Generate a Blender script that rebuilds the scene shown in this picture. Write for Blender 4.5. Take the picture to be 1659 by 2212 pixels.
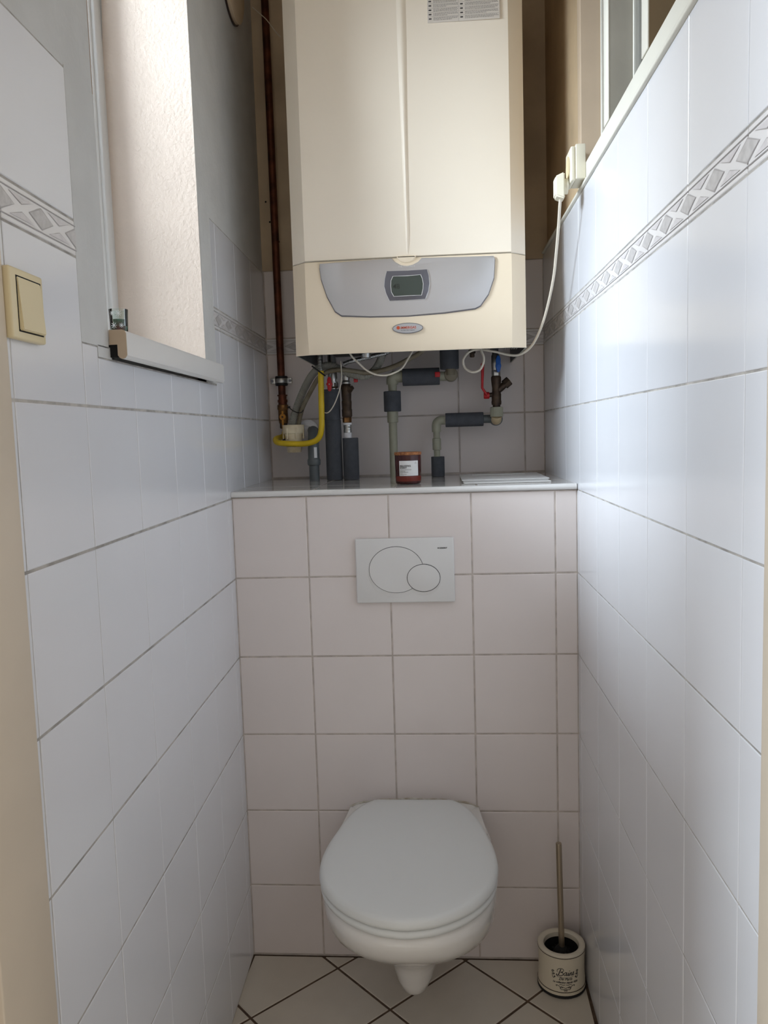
import bpy, bmesh, math, random
from mathutils import Vector, Matrix
R = math.radians
PI = math.pi
for o in list(bpy.data.objects):
    bpy.data.objects.remove(o)
S = bpy.context.scene
C = S.collection

# ---------------------------------------------------------------- camera
cd = bpy.data.cameras.new('camera')
cam = bpy.data.objects.new('camera', cd)
C.objects.link(cam)
m = Matrix([[0.996908, 0.0232017, 0.0750746], [0.0724164, 0.0995917, -0.9923897], [-0.0305019, 0.9947578, 0.0976036]]).to_4x4()
m.translation = Vector((0.46494, -1.93394, 1.33943))
cam.matrix_world = m
cd.sensor_fit = 'VERTICAL'
cd.sensor_height = 36.0
cd.lens = 1734.304 / 2212 * 36.0
cd.clip_start = 0.01
S.camera = cam

# ---------------------------------------------------------------- light
S.view_settings.view_transform = 'Standard'
S.view_settings.look = 'None'
S.view_settings.gamma = 1.0
S.view_settings.use_curve_mapping = False
S.view_settings.exposure = 0.0
W = bpy.data.worlds.new('world')
S.world = W
W.use_nodes = True
bg = W.node_tree.nodes['Background']
bg.inputs['Color'].default_value = (1.0, 0.93, 0.86, 1)
bg.inputs['Strength'].default_value = 0.60

def area(name, loc, rot, sx, sy, power, col):
    l = bpy.data.lights.new(name, 'AREA')
    l.shape = 'RECTANGLE'
    l.size = sx
    l.size_y = sy
    l.energy = power
    l.color = col
    o = bpy.data.objects.new(name, l)
    C.objects.link(o)
    o.location = loc
    o.rotation_euler = rot
    return o
# overcast daylight outside the window niche
area('daylight', (-1.15, -0.85, 2.72), (0, R(-56), R(18)), 1.4, 1.5, 275, (0.78, 0.89, 1.0))

# ---------------------------------------------------------------- materials
def srgb(r, g, b):
    def f(c):
        c /= 255.0
        return c / 12.92 if c <= 0.04045 else ((c + 0.055) / 1.055) ** 2.4
    return (f(r), f(g), f(b), 1.0)

def mat(name, rgb, rough=0.5, metal=0.0, noise=0.0, nscale=20.0, bump=0.0, bscale=60.0, coat=0.0, spec=0.5, rgb2=None):
    m = bpy.data.materials.new(name)
    m.use_nodes = True
    nt = m.node_tree
    p = nt.nodes['Principled BSDF']
    p.inputs['Base Color'].default_value = srgb(*rgb)
    p.inputs['Roughness'].default_value = rough
    p.inputs['Metallic'].default_value = metal
    p.inputs['Specular IOR Level'].default_value = spec
    p.inputs['Coat Weight'].default_value = coat
    tc = nt.nodes.new('ShaderNodeTexCoord')
    if noise or rgb2:
        n = nt.nodes.new('ShaderNodeTexNoise')
        n.inputs['Scale'].default_value = nscale
        n.inputs['Detail'].default_value = 4
        nt.links.new(tc.outputs['Object'], n.inputs['Vector'])
        mx = nt.nodes.new('ShaderNodeMix')
        mx.data_type = 'RGBA'
        a = rgb
        b = rgb2 if rgb2 else tuple(c * (1 - noise) for c in rgb)
        mx.inputs['A'].default_value = srgb(*a)
        mx.inputs['B'].default_value = srgb(*b)
        cr = nt.nodes.new('ShaderNodeMapRange')
        cr.inputs['From Min'].default_value = 0.35
        cr.inputs['From Max'].default_value = 0.65
        nt.links.new(n.outputs['Fac'], cr.inputs['Value'])
        nt.links.new(cr.outputs['Result'], mx.inputs['Factor'])
        nt.links.new(mx.outputs['Result'], p.inputs['Base Color'])
    if bump:
        n2 = nt.nodes.new('ShaderNodeTexNoise')
        n2.inputs['Scale'].default_value = bscale
        n2.inputs['Detail'].default_value = 3
        nt.links.new(tc.outputs['Object'], n2.inputs['Vector'])
        bp = nt.nodes.new('ShaderNodeBump')
        bp.inputs['Strength'].default_value = bump
        bp.inputs['Distance'].default_value = 0.002
        nt.links.new(n2.outputs['Fac'], bp.inputs['Height'])
        nt.links.new(bp.outputs['Normal'], p.inputs['Normal'])
    return m

M = {}
M['tile'] = mat('white_glazed_tile', (225, 226, 230), 0.17, noise=0.012, nscale=3, bump=0.05, bscale=9)
M['tile_back'] = mat('white_satin_tile', (230, 221, 217), 0.30, noise=0.015, nscale=5, bump=0.12, bscale=25)
M['tile_ledge'] = mat('ledge_tile', (205, 201, 196), 0.07, noise=0.05, nscale=14)
M['tile_floor'] = mat('floor_tile', (214, 206, 192), 0.38, noise=0.03, nscale=8, bump=0.1, bscale=50)
M['grout'] = mat('grey_grout', (190, 185, 178), 0.9, noise=0.22, nscale=30, bump=0.4, bscale=200)
M['grout_back'] = mat('beige_grout', (208, 197, 188), 0.9, noise=0.15, nscale=30, bump=0.4, bscale=200)
M['grout_floor'] = mat('dark_grout', (104, 84, 68), 0.95, noise=0.25, nscale=40)
M['plaster'] = mat('plaster', (205, 205, 203), 0.85, noise=0.03, nscale=12, bump=0.6, bscale=90)
M['plaster_reveal'] = mat('plaster_reveal', (216, 201, 187), 0.85, noise=0.02, nscale=8, bump=0.7, bscale=140)
M['plaster_old'] = mat('plaster_old', (212, 190, 160), 0.9, noise=0.10, nscale=6, bump=0.6, bscale=60)
M['plaster_shaded'] = mat('plaster_shaded', (196, 172, 138), 0.9, noise=0.10, nscale=6, bump=0.6, bscale=60)  # darker copy of plaster_old, the boiler's shade put into the colour
M['wood_cream'] = mat('cream_paint_wood', (232, 230, 218), 0.38, noise=0.02, nscale=9, bump=0.15, bscale=40)
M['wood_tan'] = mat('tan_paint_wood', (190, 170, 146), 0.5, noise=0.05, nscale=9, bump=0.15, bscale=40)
M['wood_door'] = mat('door_casing_paint', (214, 200, 180), 0.45, noise=0.03, nscale=5)
M['wood_grey'] = mat('grey_side_wood', (164, 160, 148), 0.5, noise=0.05, nscale=9, bump=0.15, bscale=40)  # mullion body, greyer than its cream face strip
M['wood_shaded'] = mat('shaded_side_wood', (132, 112, 82), 0.55, noise=0.06, nscale=9)  # mullion body browned, the dimmer light on its side put into the colour
M['border_base'] = mat('border_tile', (226, 224, 224), 0.2)
M['border_line'] = mat('border_line', (172, 168, 167), 0.4)
M['border_grey'] = mat('border_grey', (200, 197, 196), 0.35, noise=0.08, nscale=90)
M['border_pink'] = mat('border_pink', (215, 211, 212), 0.35, noise=0.05, nscale=90)
M['porcelain'] = mat('porcelain', (232, 229, 224), 0.10, coat=0.4)
M['seat_plastic'] = mat('seat_plastic', (226, 228, 226), 0.28)
M['plastic_white'] = mat('white_plastic', (224, 223, 221), 0.3)
M['plastic_cream'] = mat('cream_plastic', (222, 207, 168), 0.38)
M['plastic_ivory'] = mat('ivory_plastic', (232, 226, 206), 0.4)
M['black_line'] = mat('black_line', (22, 22, 22), 0.5)
M['black_rubber'] = mat('black_rubber', (22, 22, 23), 0.6)
M['boiler_white'] = mat('boiler_enamel', (251, 240, 222), 0.38)
M['boiler_cream'] = mat('boiler_cover_plastic', (244, 228, 202), 0.42)
M['boiler_dark'] = mat('boiler_underside', (60, 62, 62), 0.5, noise=0.3, nscale=18)
M['boiler_edge'] = mat('boiler_edge_metal', (158, 160, 150), 0.45)
M['panel_silver'] = mat('panel_silver', (200, 198, 198), 0.36, metal=0.5)
M['bezel'] = mat('bezel_grey', (112, 112, 120), 0.32, metal=0.5)
M['chrome_line'] = mat('bright_line', (228, 228, 228), 0.3, metal=0.3)
M['lcd'] = mat('lcd_glass', (72, 80, 74), 0.12, spec=0.4)
M['lcd_ink'] = mat('lcd_ink', (40, 46, 42), 0.3)
M['badge'] = mat('badge_silver', (188, 188, 190), 0.35, metal=0.3)
M['ink_orange'] = mat('orange_ink', (205, 84, 45), 0.5)
M['ink_dark'] = mat('dark_ink', (62, 60, 60), 0.5)
M['ink_grey'] = mat('grey_ink', (150, 143, 136), 0.6)
M['sticker'] = mat('paper_sticker', (222, 214, 204), 0.6)
M['copper'] = mat('old_copper', (112, 64, 44), 0.5, metal=0.7, rgb2=(72, 42, 32), nscale=26)
M['brass'] = mat('tarnished_brass', (150, 110, 66), 0.42, metal=0.8, rgb2=(96, 66, 44), nscale=60)
M['bronze'] = mat('dark_bronze', (88, 72, 58), 0.5, metal=0.6, rgb2=(62, 50, 42), nscale=50)
M['steel'] = mat('steel', (178, 178, 175), 0.3, metal=0.95)
M['yellow'] = mat('yellow_hose', (226, 192, 30), 0.45, noise=0.05, nscale=30)
M['amber'] = mat('amber_lever', (206, 140, 44), 0.5)
M['red'] = mat('red_handle', (190, 28, 36), 0.42)
M['blue'] = mat('blue_handle', (26, 92, 178), 0.42)
M['pp_grey'] = mat('pipe_plastic', (164, 163, 143), 0.5, noise=0.05, nscale=30)
M['pvc_grey'] = mat('pvc_grey', (98, 104, 106), 0.42, noise=0.05, nscale=30)
M['foam'] = mat('foam_insulation', (80, 83, 89), 0.9, noise=0.08, nscale=60, bump=0.5, bscale=300)
M['hose_grey'] = mat('hose_grey', (150, 148, 138), 0.5, noise=0.05, nscale=40)
M['hose_dirty'] = mat('hose_dirty', (136, 130, 112), 0.5, rgb2=(112, 98, 76), nscale=20)
M['cable_white'] = mat('cable_white', (222, 214, 198), 0.5)
M['white_soft'] = mat('white_soft_plastic', (232, 232, 235), 0.45)
M['funnel'] = mat('funnel_cream', (240, 228, 198), 0.45, rgb2=(204, 184, 146), nscale=22)
M['cork'] = mat('cork', (184, 124, 78), 0.85, rgb2=(132, 82, 50), nscale=160, bump=0.5, bscale=200)
M['amber_glass'] = mat('amber_glass', (66, 16, 14), 0.08, rgb2=(58, 12, 12), nscale=4)
M['wax_red'] = mat('wax_behind_glass', (118, 44, 34), 0.15)
M['label_paper'] = mat('label_paper', (232, 232, 232), 0.6)
M['holder_ceramic'] = mat('holder_ceramic', (222, 212, 190), 0.25)
M['holder_rim'] = mat('holder_rim', (222, 214, 196), 0.25)
M['bristle'] = mat('bristle', (24, 24, 26), 0.8)
M['brown_line'] = mat('brown_line', (48, 28, 20), 0.4)
M['brushed'] = mat('brushed_handle', (176, 162, 142), 0.34, metal=0.85)
M['silicone'] = mat('silicone', (214, 210, 200), 0.5, rgb2=(172, 158, 138), nscale=60)
M['frame_white'] = mat('window_frame_white', (212, 212, 210), 0.4)
M['candle_green'] = mat('candle_green', (52, 120, 96), 0.4, rgb2=(112, 58, 46), nscale=45)
M['snow_white'] = mat('snow_print', (238, 244, 246), 0.5)
M['hole'] = mat('hole_dark', (8, 7, 7), 0.9)

def glassmat(name, tint=(1, 1, 1), t=0.85, rough=0.03):
    m = bpy.data.materials.new(name)
    m.use_nodes = True
    nt = m.node_tree
    nt.nodes.remove(nt.nodes['Principled BSDF'])
    out = nt.nodes['Material Output']
    tr = nt.nodes.new('ShaderNodeBsdfTransparent')
    tr.inputs['Color'].default_value = (*tint, 1)
    gl = nt.nodes.new('ShaderNodeBsdfGlossy')
    gl.inputs['Roughness'].default_value = rough
    fr = nt.nodes.new('ShaderNodeFresnel')
    fr.inputs['IOR'].default_value = 1.45
    mx = nt.nodes.new('ShaderNodeMixShader')
    nt.links.new(fr.outputs['Fac'], mx.inputs['Fac'])
    nt.links.new(tr.outputs['BSDF'], mx.inputs[1])
    nt.links.new(gl.outputs['BSDF'], mx.inputs[2])
    nt.links.new(mx.outputs['Shader'], out.inputs['Surface'])
    return m
M['glass'] = glassmat('window_glass')
M['cup_glass'] = glassmat('cup_glass', (0.93, 0.97, 0.96))

# ---------------------------------------------------------------- mesh helpers
class MB:
    def __init__(s):
        s.v = []
        s.f = []
        s.mi = []
        s.mats = []
    def mid(s, m):
        if m not in s.mats:
            s.mats.append(m)
        return s.mats.index(m)
    def add(s, vs, fs, m):
        b = len(s.v)
        i = s.mid(m)
        s.v += [tuple(v) for v in vs]
        for f in fs:
            s.f.append(tuple(b + k for k in f))
            s.mi.append(i)
    def box(s, lo, hi, m, bev=0.0, T=None):
        bm = bmesh.new()
        bmesh.ops.create_cube(bm, size=1)
        for v in bm.verts:
            v.co = Vector([lo[k] + (v.co[k] + 0.5) * (hi[k] - lo[k]) for k in range(3)])
        if bev:
            bmesh.ops.bevel(bm, geom=list(bm.edges), offset=bev, segments=3, affect='EDGES', profile=0.5)
        s.from_bm(bm, m, T)
    def from_bm(s, bm, m, T=None):
        bm.verts.index_update()
        vs = [(T @ v.co if T else v.co.copy()) for v in bm.verts]
        fs = [[v.index for v in f.verts] for f in bm.faces]
        s.add(vs, fs, m)
        bm.free()
    def prism(s, poly, axis, d0, d1, m, bev=0.0, fn=None, segs=2):
        """poly: 2D outline; extruded along axis 'x','y','z' from d0 to d1. bev rounds the d0 end"""
        bm = bmesh.new()
        def mk(p, d):
            if axis == 'y': return Vector((p[0], d, p[1]))
            if axis == 'x': return Vector((d, p[0], p[1]))
            return Vector((p[0], p[1], d))
        a = [bm.verts.new(mk(p, d0)) for p in poly]
        b = [bm.verts.new(mk(p, d1)) for p in poly]
        fa = bm.faces.new(a)
        bm.faces.new(b[::-1])
        n = len(poly)
        for i in range(n):
            bm.faces.new((a[i], b[i], b[(i + 1) % n], a[(i + 1) % n]))
        bmesh.ops.recalc_face_normals(bm, faces=bm.faces)
        if bev:
            bmesh.ops.bevel(bm, geom=list(fa.edges), offset=bev, segments=segs, affect='EDGES', profile=0.5)
        if fn:
            for v in bm.verts:
                v.co = fn(v.co)
        s.from_bm(bm, m)
    def tube(s, pts, r, m, seg=16, step=None, corr=None, cap=True, smooth=True):
        P = [Vector(p) for p in pts]
        if smooth and len(P) > 2:
            P = catmull(P, step or 0.004)
        elif step:
            P = resample(P, step)
        n = len(P)
        rad = r if callable(r) else (lambda t, i: r)
        T = []
        for i in range(n):
            a = P[max(0, i - 1)]
            b = P[min(n - 1, i + 1)]
            T.append((b - a).normalized())
        up = Vector((0, 0, 1)) if abs(T[0].z) < 0.9 else Vector((0, 1, 0))
        N = (up - T[0] * up.dot(T[0])).normalized()
        vs = []
        L = 0
        for i in range(n):
            if i:
                L += (P[i] - P[i - 1]).length
                N = (N - T[i] * N.dot(T[i])).normalized()
            B = T[i].cross(N)
            rr = rad(i / (n - 1), L)
            if corr:
                rr *= 1 + corr[1] * math.sin(2 * PI * L / corr[0])
            for k in range(seg):
                a = 2 * PI * k / seg
                vs.append(P[i] + (N * math.cos(a) + B * math.sin(a)) * rr)
        fs = []
        for i in range(n - 1):
            for k in range(seg):
                k2 = (k + 1) % seg
                fs.append((i * seg + k, i * seg + k2, (i + 1) * seg + k2, (i + 1) * seg + k))
        if cap:
            fs.append(tuple(range(seg))[::-1])
            fs.append(tuple((n - 1) * seg + k for k in range(seg)))
        s.add(vs, fs, m)
    def lathe(s, prof, m, loc=(0, 0, 0), axis='z', seg=32, T=None, hexa=False, cap=True):
        """prof: [(r, h)...] along the axis"""
        vs = []
        sg = 6 if hexa else seg
        for r, h in prof:
            for k in range(sg):
                a = 2 * PI * k / sg
                x, y = r * math.cos(a), r * math.sin(a)
                if axis == 'z': p = Vector((x, y, h))
                elif axis == 'y': p = Vector((x, h, y))
                else: p = Vector((h, x, y))
                p = (T @ p) if T else p
                vs.append(p + Vector(loc))
        fs = []
        n = len(prof)
        for i in range(n - 1):
            for k in range(sg):
                k2 = (k + 1) % sg
                fs.append((i * sg + k, i * sg + k2, (i + 1) * sg + k2, (i + 1) * sg + k))
        if cap and prof[0][0] > 1e-6: fs.append(tuple(range(sg))[::-1])
        if cap and prof[-1][0] > 1e-6: fs.append(tuple((n - 1) * sg + k for k in range(sg)))
        s.add(vs, fs, m)
    def build(s, name, parent=None, angle=40, fn=None, keep=False):
        me = bpy.data.meshes.new(name)
        vs = [fn(Vector(v)) for v in s.v] if fn else [Vector(v) for v in s.v]
        off = Vector((0, 0, 0))
        if parent is not None:
            q = parent
            while q.parent: q = q.parent
            off = q.location
        me.from_pydata([v - off for v in vs], [], s.f)
        for m in s.mats:
            me.materials.append(M[m])
        me.polygons.foreach_set('material_index', s.mi)
        bm = bmesh.new()
        bm.from_mesh(me)
        bmesh.ops.remove_doubles(bm, verts=bm.verts, dist=1e-6)
        if not keep:
            bmesh.ops.recalc_face_normals(bm, faces=bm.faces)
        bmesh.ops.dissolve_degenerate(bm, edges=bm.edges, dist=1e-6)
        bm.to_mesh(me)
        bm.free()
        me.validate()
        me.polygons.foreach_set('use_smooth', [True] * len(me.polygons))
        me.set_sharp_from_angle(angle=R(angle))
        me.update()
        o = bpy.data.objects.new(name, me)
        C.objects.link(o)
        if parent is not None:
            o.parent = parent
        return o

def catmull(P, step, fix=None):
    out = []
    n = len(P)
    for i in range(n - 1):
        p0 = P[i - 1] if i > 0 else P[0] * 2 - P[1]
        p1, p2 = P[i], P[i + 1]
        p3 = P[i + 2] if i + 2 < n else P[-1] * 2 - P[-2]
        k = fix or max(2, int((p2 - p1).length / step))
        for j in range(k):
            t = j / k
            out.append(0.5 * ((2 * p1) + (p2 - p0) * t + (2 * p0 - 5 * p1 + 4 * p2 - p3) * t * t + (3 * p1 - p0 - 3 * p2 + p3) * t ** 3))
    out.append(P[-1])
    return out

def resample(P, step):
    out = []
    for i in range(len(P) - 1):
        k = max(1, int((P[i + 1] - P[i]).length / step))
        for j in range(k):
            out.append(P[i].lerp(P[i + 1], j / k))
    out.append(P[-1])
    return out

def tag(o, label=None, cat=None, group=None, kind=None):
    if label: o['label'] = label
    if cat: o['category'] = cat
    if group: o['group'] = group
    if kind: o['kind'] = kind
    return o

def thing(name, label, cat, loc, group=None):
    o = bpy.data.objects.new(name, None)
    o.empty_display_size = 0.05
    C.objects.link(o)
    o.location = loc
    return tag(o, label, cat, group)

def struct(mb, name, label=None, parent=None, cat=None, **k):
    o = mb.build(name, parent, **k)
    if parent is None:
        tag(o, label, cat or name.split('_')[0], kind='structure')
    return o

def text(name, s, origin, ux, uy, size, matname, parent, shear=0.0, align='LEFT', bold=0.0, spacing=1.0, wrap=None, sx=1.0):
    """flat letters on a surface: origin = baseline start, ux / uy unit directions"""
    cu = bpy.data.curves.new('t', 'FONT')
    cu.body = s
    cu.size = size
    cu.shear = shear
    cu.align_x = align
    cu.offset = bold
    cu.space_character = spacing
    cu.resolution_u = 3
    tmp = bpy.data.objects.new('t', cu)
    C.objects.link(tmp)
    bpy.context.view_layer.update()
    dg = bpy.context.evaluated_depsgraph_get()
    me = bpy.data.meshes.new_from_object(tmp.evaluated_get(dg))
    bpy.data.objects.remove(tmp)
    bpy.data.curves.remove(cu)
    ux, uy, o0 = Vector(ux), Vector(uy), Vector(origin)
    q = parent
    while q.parent: q = q.parent
    for v in me.vertices:
        if wrap:
            p = wrap(v.co.x * sx, v.co.y)
        else:
            p = o0 + ux * v.co.x * sx + uy * v.co.y
        v.co = p - q.location
    me.materials.clear()
    me.materials.append(M[matname])
    o = bpy.data.objects.new(name, me)
    C.objects.link(o)
    o.parent = parent
    return o

# ---------------------------------------------------------------- wall frames
aL, bL = -0.05577, -0.03286
aR, bR = 0.78106, -0.0076
YB = 0.56           # rear wall of the recess
ZC = 1.207          # top of the tiled ledge
CEIL = 2.72
YN = -1.055         # near end of the side walls (door casing)
def fL(v): return Vector((aL + bL * v.x + v.z, v.x, v.y))      # (along y, z, out of wall)
def fR(v): return Vector((aR + bR * v.x - v.z, v.x, v.y))
def fB(v): return Vector((v.x, -v.z, v.y))
def fRear(v): return Vector((v.x, YB - v.z, v.y))
def fTop(v): return Vector((v.x, v.y, ZC + v.z))
def fFl(v): return Vector((v.x, v.y, v.z))

rnd = random.Random(4)
def tile(mb, u0, u1, v0, v1, m, g=0.0015, h=0.0018, b=0.0016, wob=0.0003, gu=None):
    """one glazed tile between joint lines, face at 0, pillowed edge"""
    gu = g if gu is None else gu
    u0 += gu; u1 -= gu; v0 += g; v1 -= g
    if u1 - u0 < 0.004 or v1 - v0 < 0.004: return
    d = [rnd.uniform(-wob, wob) for _ in range(4)]
    O = [(u0, v0), (u1, v0), (u1, v1), (u0, v1)]
    I = [(u0 + b, v0 + b), (u1 - b, v0 + b), (u1 - b, v1 - b), (u0 + b, v1 - b)]
    J = [(u0 + b * .35, v0 + b * .35), (u1 - b * .35, v0 + b * .35), (u1 - b * .35, v1 - b * .35), (u0 + b * .35, v1 - b * .35)]
    vs = [(p[0], p[1], -h) for p in O] + [(p[0], p[1], -b * .38 + d[i]) for i, p in enumerate(J)] + [(p[0], p[1], d[i]) for i, p in enumerate(I)]
    fs = [(8, 9, 10, 11)]
    for i in range(4):
        j = (i + 1) % 4
        fs.append((i, j, 4 + j, 4 + i))
        fs.append((4 + i, 4 + j, 8 + j, 8 + i))
    mb.add(vs, fs, m)

def spans(joints, lo, hi):
    js = [lo] + sorted(j for j in joints if lo + 0.004 < j < hi - 0.004) + [hi]
    return list(zip(js[:-1], js[1:]))

def border(mb, u0, u1, z0, z1, ph):
    """decorated border strip: rails, diamonds and triangles between crossing bands"""
    h = z1 - z0
    for a, b in spans([ph + 0.2 * k for k in range(-12, 12)], u0, u1):
        tile(mb, a, b, z0, z1, 'border_base', g=0.0008, wob=0)
    zi0, zi1 = z0 + 0.21 * h, z1 - 0.21 * h
    zm = (z0 + z1) / 2
    def poly(ps, lift, m):
        # clip to u range
        out = []
        n = len(ps)
        for lim, sgn in ((u0, 1), (u1, -1)):
            res = []
            for i in range(len(ps)):
                p, q = ps[i], ps[(i + 1) % len(ps)]
                pi, qi = (p[0] - lim) * sgn >= 0, (q[0] - lim) * sgn >= 0
                if pi: res.append(p)
                if pi != qi:
                    t = (lim - p[0]) / (q[0] - p[0])
                    res.append((lim, p[1] + (q[1] - p[1]) * t))
            ps = res
            if len(ps) < 3: return
        mb.add([(p[0], p[1], lift) for p in ps], [tuple(range(len(ps)))], m)
    def shape(ps, m, w):
        cx = sum(p[0] for p in ps) / len(ps)
        cy = sum(p[1] for p in ps) / len(ps)
        poly(ps, 0.0004, 'border_line')
        q = []
        for p in ps:
            d = math.hypot(p[0] - cx, p[1] - cy)
            q.append((cx + (p[0] - cx) * (1 - w * 1.6 / d), cy + (p[1] - cy) * (1 - w * 1.6 / d)))
        poly(q, 0.0006, m)
    hh = (zi1 - zi0) / 2
    k0 = int((u0 - ph) / 0.1) - 2
    k = k0
    while ph + k * 0.1 < u1 + 0.2:
        c = ph + k * 0.1
        a = 0.033
        s = a / 0.05
        shape([(c - a, zm), (c, zm - hh * 1.0 * 0.98), (c + a, zm), (c, zm + hh * 0.98)], 'border_grey', 0.0013)
        e = c + 0.05
        t = 0.031
        shape([(e - t, zi1 - 0.0006), (e + t, zi1 - 0.0006), (e, zm + hh * .28)], 'border_pink', 0.0007)
        shape([(e - t, zi0 + 0.0006), (e + t, zi0 + 0.0006), (e, zm - hh * .28)], 'border_pink', 0.0007)
        k += 1
    for zz, w in ((z0 + 0.16 * h, 0.0011), (z1 - 0.16 * h, 0.0011)):
        mb.add([(u0, zz - w, 0.0003), (u1, zz - w, 0.0003), (u1, zz, 0.0011), (u0, zz, 0.0011)], [(0, 1, 2, 3)], 'border_line')
        mb.add([(u0, zz, 0.0011), (u1, zz, 0.0011), (u1, zz + w, 0.0003), (u0, zz + w, 0.0003)], [(0, 1, 2, 3)], 'border_base')

ROWS = [1.39 - 0.2 * k for k in range(0, 8)]
ZT = 1.84           # top of the tiling

# ---- left wall
LJ = [0.159 - 0.2 * k for k in range(-2, 8)]
NY0, NY1, NZ0, NZ1, NX = -0.745, -0.180, 1.485, 2.44, -0.25
mb = MB()
G = 0.0010
# solid body around the window niche
mb.box((YN, 0, -0.30), (0.56, 1.39, -G), 'grout')
mb.box((YN, 1.39, -0.30), (NY0, 1.84, -G), 'grout')
mb.box((NY1, 1.39, -0.30), (0.56, 1.84, -G), 'grout')
mb.box((NY0, 1.39, -0.30), (NY1, NZ0 - 0.022, -G), 'grout')
mb.box((YN, 1.84, -0.30), (NY0, CEIL, -0.0008), 'plaster')
mb.box((NY1, 1.84, -0.30), (0.56, CEIL, -0.0008), 'plaster')
mb.box((NY0, NZ1, -0.30), (NY1, CEIL, -0.0008), 'plaster')
# plaster fields beside the niche
mb.box((-0.843, 1.478, -0.02), (NY0, 1.842, 0.0004), 'plaster')
mb.box((NY1, 1.464, -0.02), (-0.087, 1.842, 0.0004), 'plaster')
mb.box((-0.787, 1.4625, -0.02), (NY0 + .01, 1.480, 0.0004), 'plaster')
for z0, z1 in zip([r for r in ROWS[1:]] , ROWS[:-1]):
    for a, b in spans(LJ, YN, 0.56):
        if z0 < -0.05: continue
        tile(mb, a, b, max(z0, 0.003), z1, 'tile', gu=.0007)
for a, b in spans(LJ, YN, -0.841):
    tile(mb, a, b, 1.39, 1.592, 'tile', gu=.0007)
    tile(mb, a, b, 1.640, ZT, 'tile', gu=.0007)
for a, b in spans(LJ, -0.087, 0.56):
    tile(mb, a, b, 1.39, 1.592, 'tile', gu=.0007)
    tile(mb, a, b, 1.640, ZT, 'tile', gu=.0007)
tile(mb, -0.841, -0.787, 1.39, 1.478, 'tile', gu=.0007)
for a, b in spans(LJ, -0.787, -0.087):
    tile(mb, a, b, 1.39, 1.4625, 'tile', gu=.0007)
border(mb, YN, -0.841, 1.592, 1.640, 0.159)
border(mb, -0.087, 0.56, 1.592, 1.640, 0.159)
struct(mb, 'wall_left', 'white tiled left wall with patterned border strip and plaster round the window niche', angle=9, fn=fL, cat='wall')

# niche reveals (deep plaster sides of the window opening)
mb = MB()
mb.add([(aL + bL * NY1 + .0004, NY1 - .0015, NZ0), (aL + bL * NY1 + .0004, NY1 - .0065, NZ1), (NX + .022, NY1 - .0015, NZ1), (NX - .014, NY1 - .0015, NZ0)], [(0, 1, 2, 3)], 'plaster_reveal')
mb.add([(aL + bL * NY0, NY0 + .0015, NZ0), (NX, NY0 + .0015, NZ0), (NX, NY0 + .0015, NZ1), (aL + bL * NY0, NY0 + .0015, NZ1)], [(0, 1, 2, 3)], 'plaster_reveal')
mb.add([(aL + bL * NY0, NY0, NZ1 - .0015), (aL + bL * NY1, NY1, NZ1 - .0015), (NX, NY1, NZ1 - .0015), (NX, NY0, NZ1 - .0015)], [(0, 1, 2, 3)], 'plaster_reveal')
struct(mb, 'trim_1', 'deep cream plaster reveal of the window niche in the left wall', cat='window reveal', keep=True)

# window
mb = MB()
x0, x1 = NX - 0.045, NX + 0.012
mb.box((x0, NY1 - 0.034, NZ0), (x1, NY1 + .002, NZ1), 'frame_white', 0.003)
mb.box((x0, NY0, NZ0), (x1, NY0 + 0.03, NZ1), 'frame_white', 0.004)
mb.box((x0, NY0, NZ0), (x1, NY1, NZ0 + 0.06), 'frame_white', 0.004)
mb.box((x0, NY0, NZ1 - 0.06), (x1, NY1, NZ1), 'frame_white', 0.004)
mb.box((x0 + .004, NY1 - 0.042, NZ0 + .05), (x1 - .008, NY1 - 0.030, NZ1 - .05), 'frame_white', 0.004)
win = struct(mb, 'window_1', 'white framed window deep in the niche of the left wall, its far stile showing')
mb = MB()
mb.box((NX - 0.02, NY0 + 0.02, NZ0 + 0.05), (NX - 0.016, NY1 - 0.035, NZ1 - 0.05), 'glass')
mb.build('window_pane', win)
# sill board with rounded nose
sx = 0.0265
prof = [(-0.205, 0.000), (-0.020, 0.000)]
prof = [(-0.19, 1.506), (sx - 0.006, 1.506), (sx - 0.002, 1.5045), (sx, 1.500), (sx, 1.468), (sx - 0.003, 1.464), (sx - 0.007, 1.4625), (sx - 0.011, 1.464), (sx - 0.014, 1.468), (sx - 0.014, 1.484), (-0.19, 1.484)]
mb = MB()
poly = prof
bm = bmesh.new()
ya, yb_ = -0.741, -0.125
va = [bm.verts.new((aL + bL * ya + p[0], ya, p[1])) for p in poly]
vb = [bm.verts.new((aL + bL * yb_ + p[0], yb_, p[1])) for p in poly]
bm.faces.new(va); bm.faces.new(vb[::-1])
for i in range(len(poly)):
    bm.faces.new((va[i], vb[i], vb[(i + 1) % len(poly)], va[(i + 1) % len(poly)]))
# cut the part lying in front of the far wall: keep only the nose there
for v in bm.verts:
    if v.co.y > -0.1 and v.co.x < aL + bL * yb_ - 0.001:
        v.co.x = aL + bL * yb_ + 0.0006
mb.from_bm(bm, 'plastic_white')
sill = mb.build('window_sill', win, angle=30)
mb = MB()   # beige end cap
capp = [(p[0] if p[0] > -0.1 else 0.0006, p[1]) for p in poly]
mb.prism([(aL + bL * ya + p[0] + 0.0003, p[1]) for p in capp], 'y', ya - 0.0015, ya + 0.0005, 'wood_tan')
mb.build('sill_end_cap', sill)
mb = MB()
mb.box((aL + bL * ya - 0.01, ya + 0.0006, 1.4655), (aL + bL * ya + sx - 0.0145, ya + 0.02, 1.4835), 'hole')
mb.build('sill_gap', sill)

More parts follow.
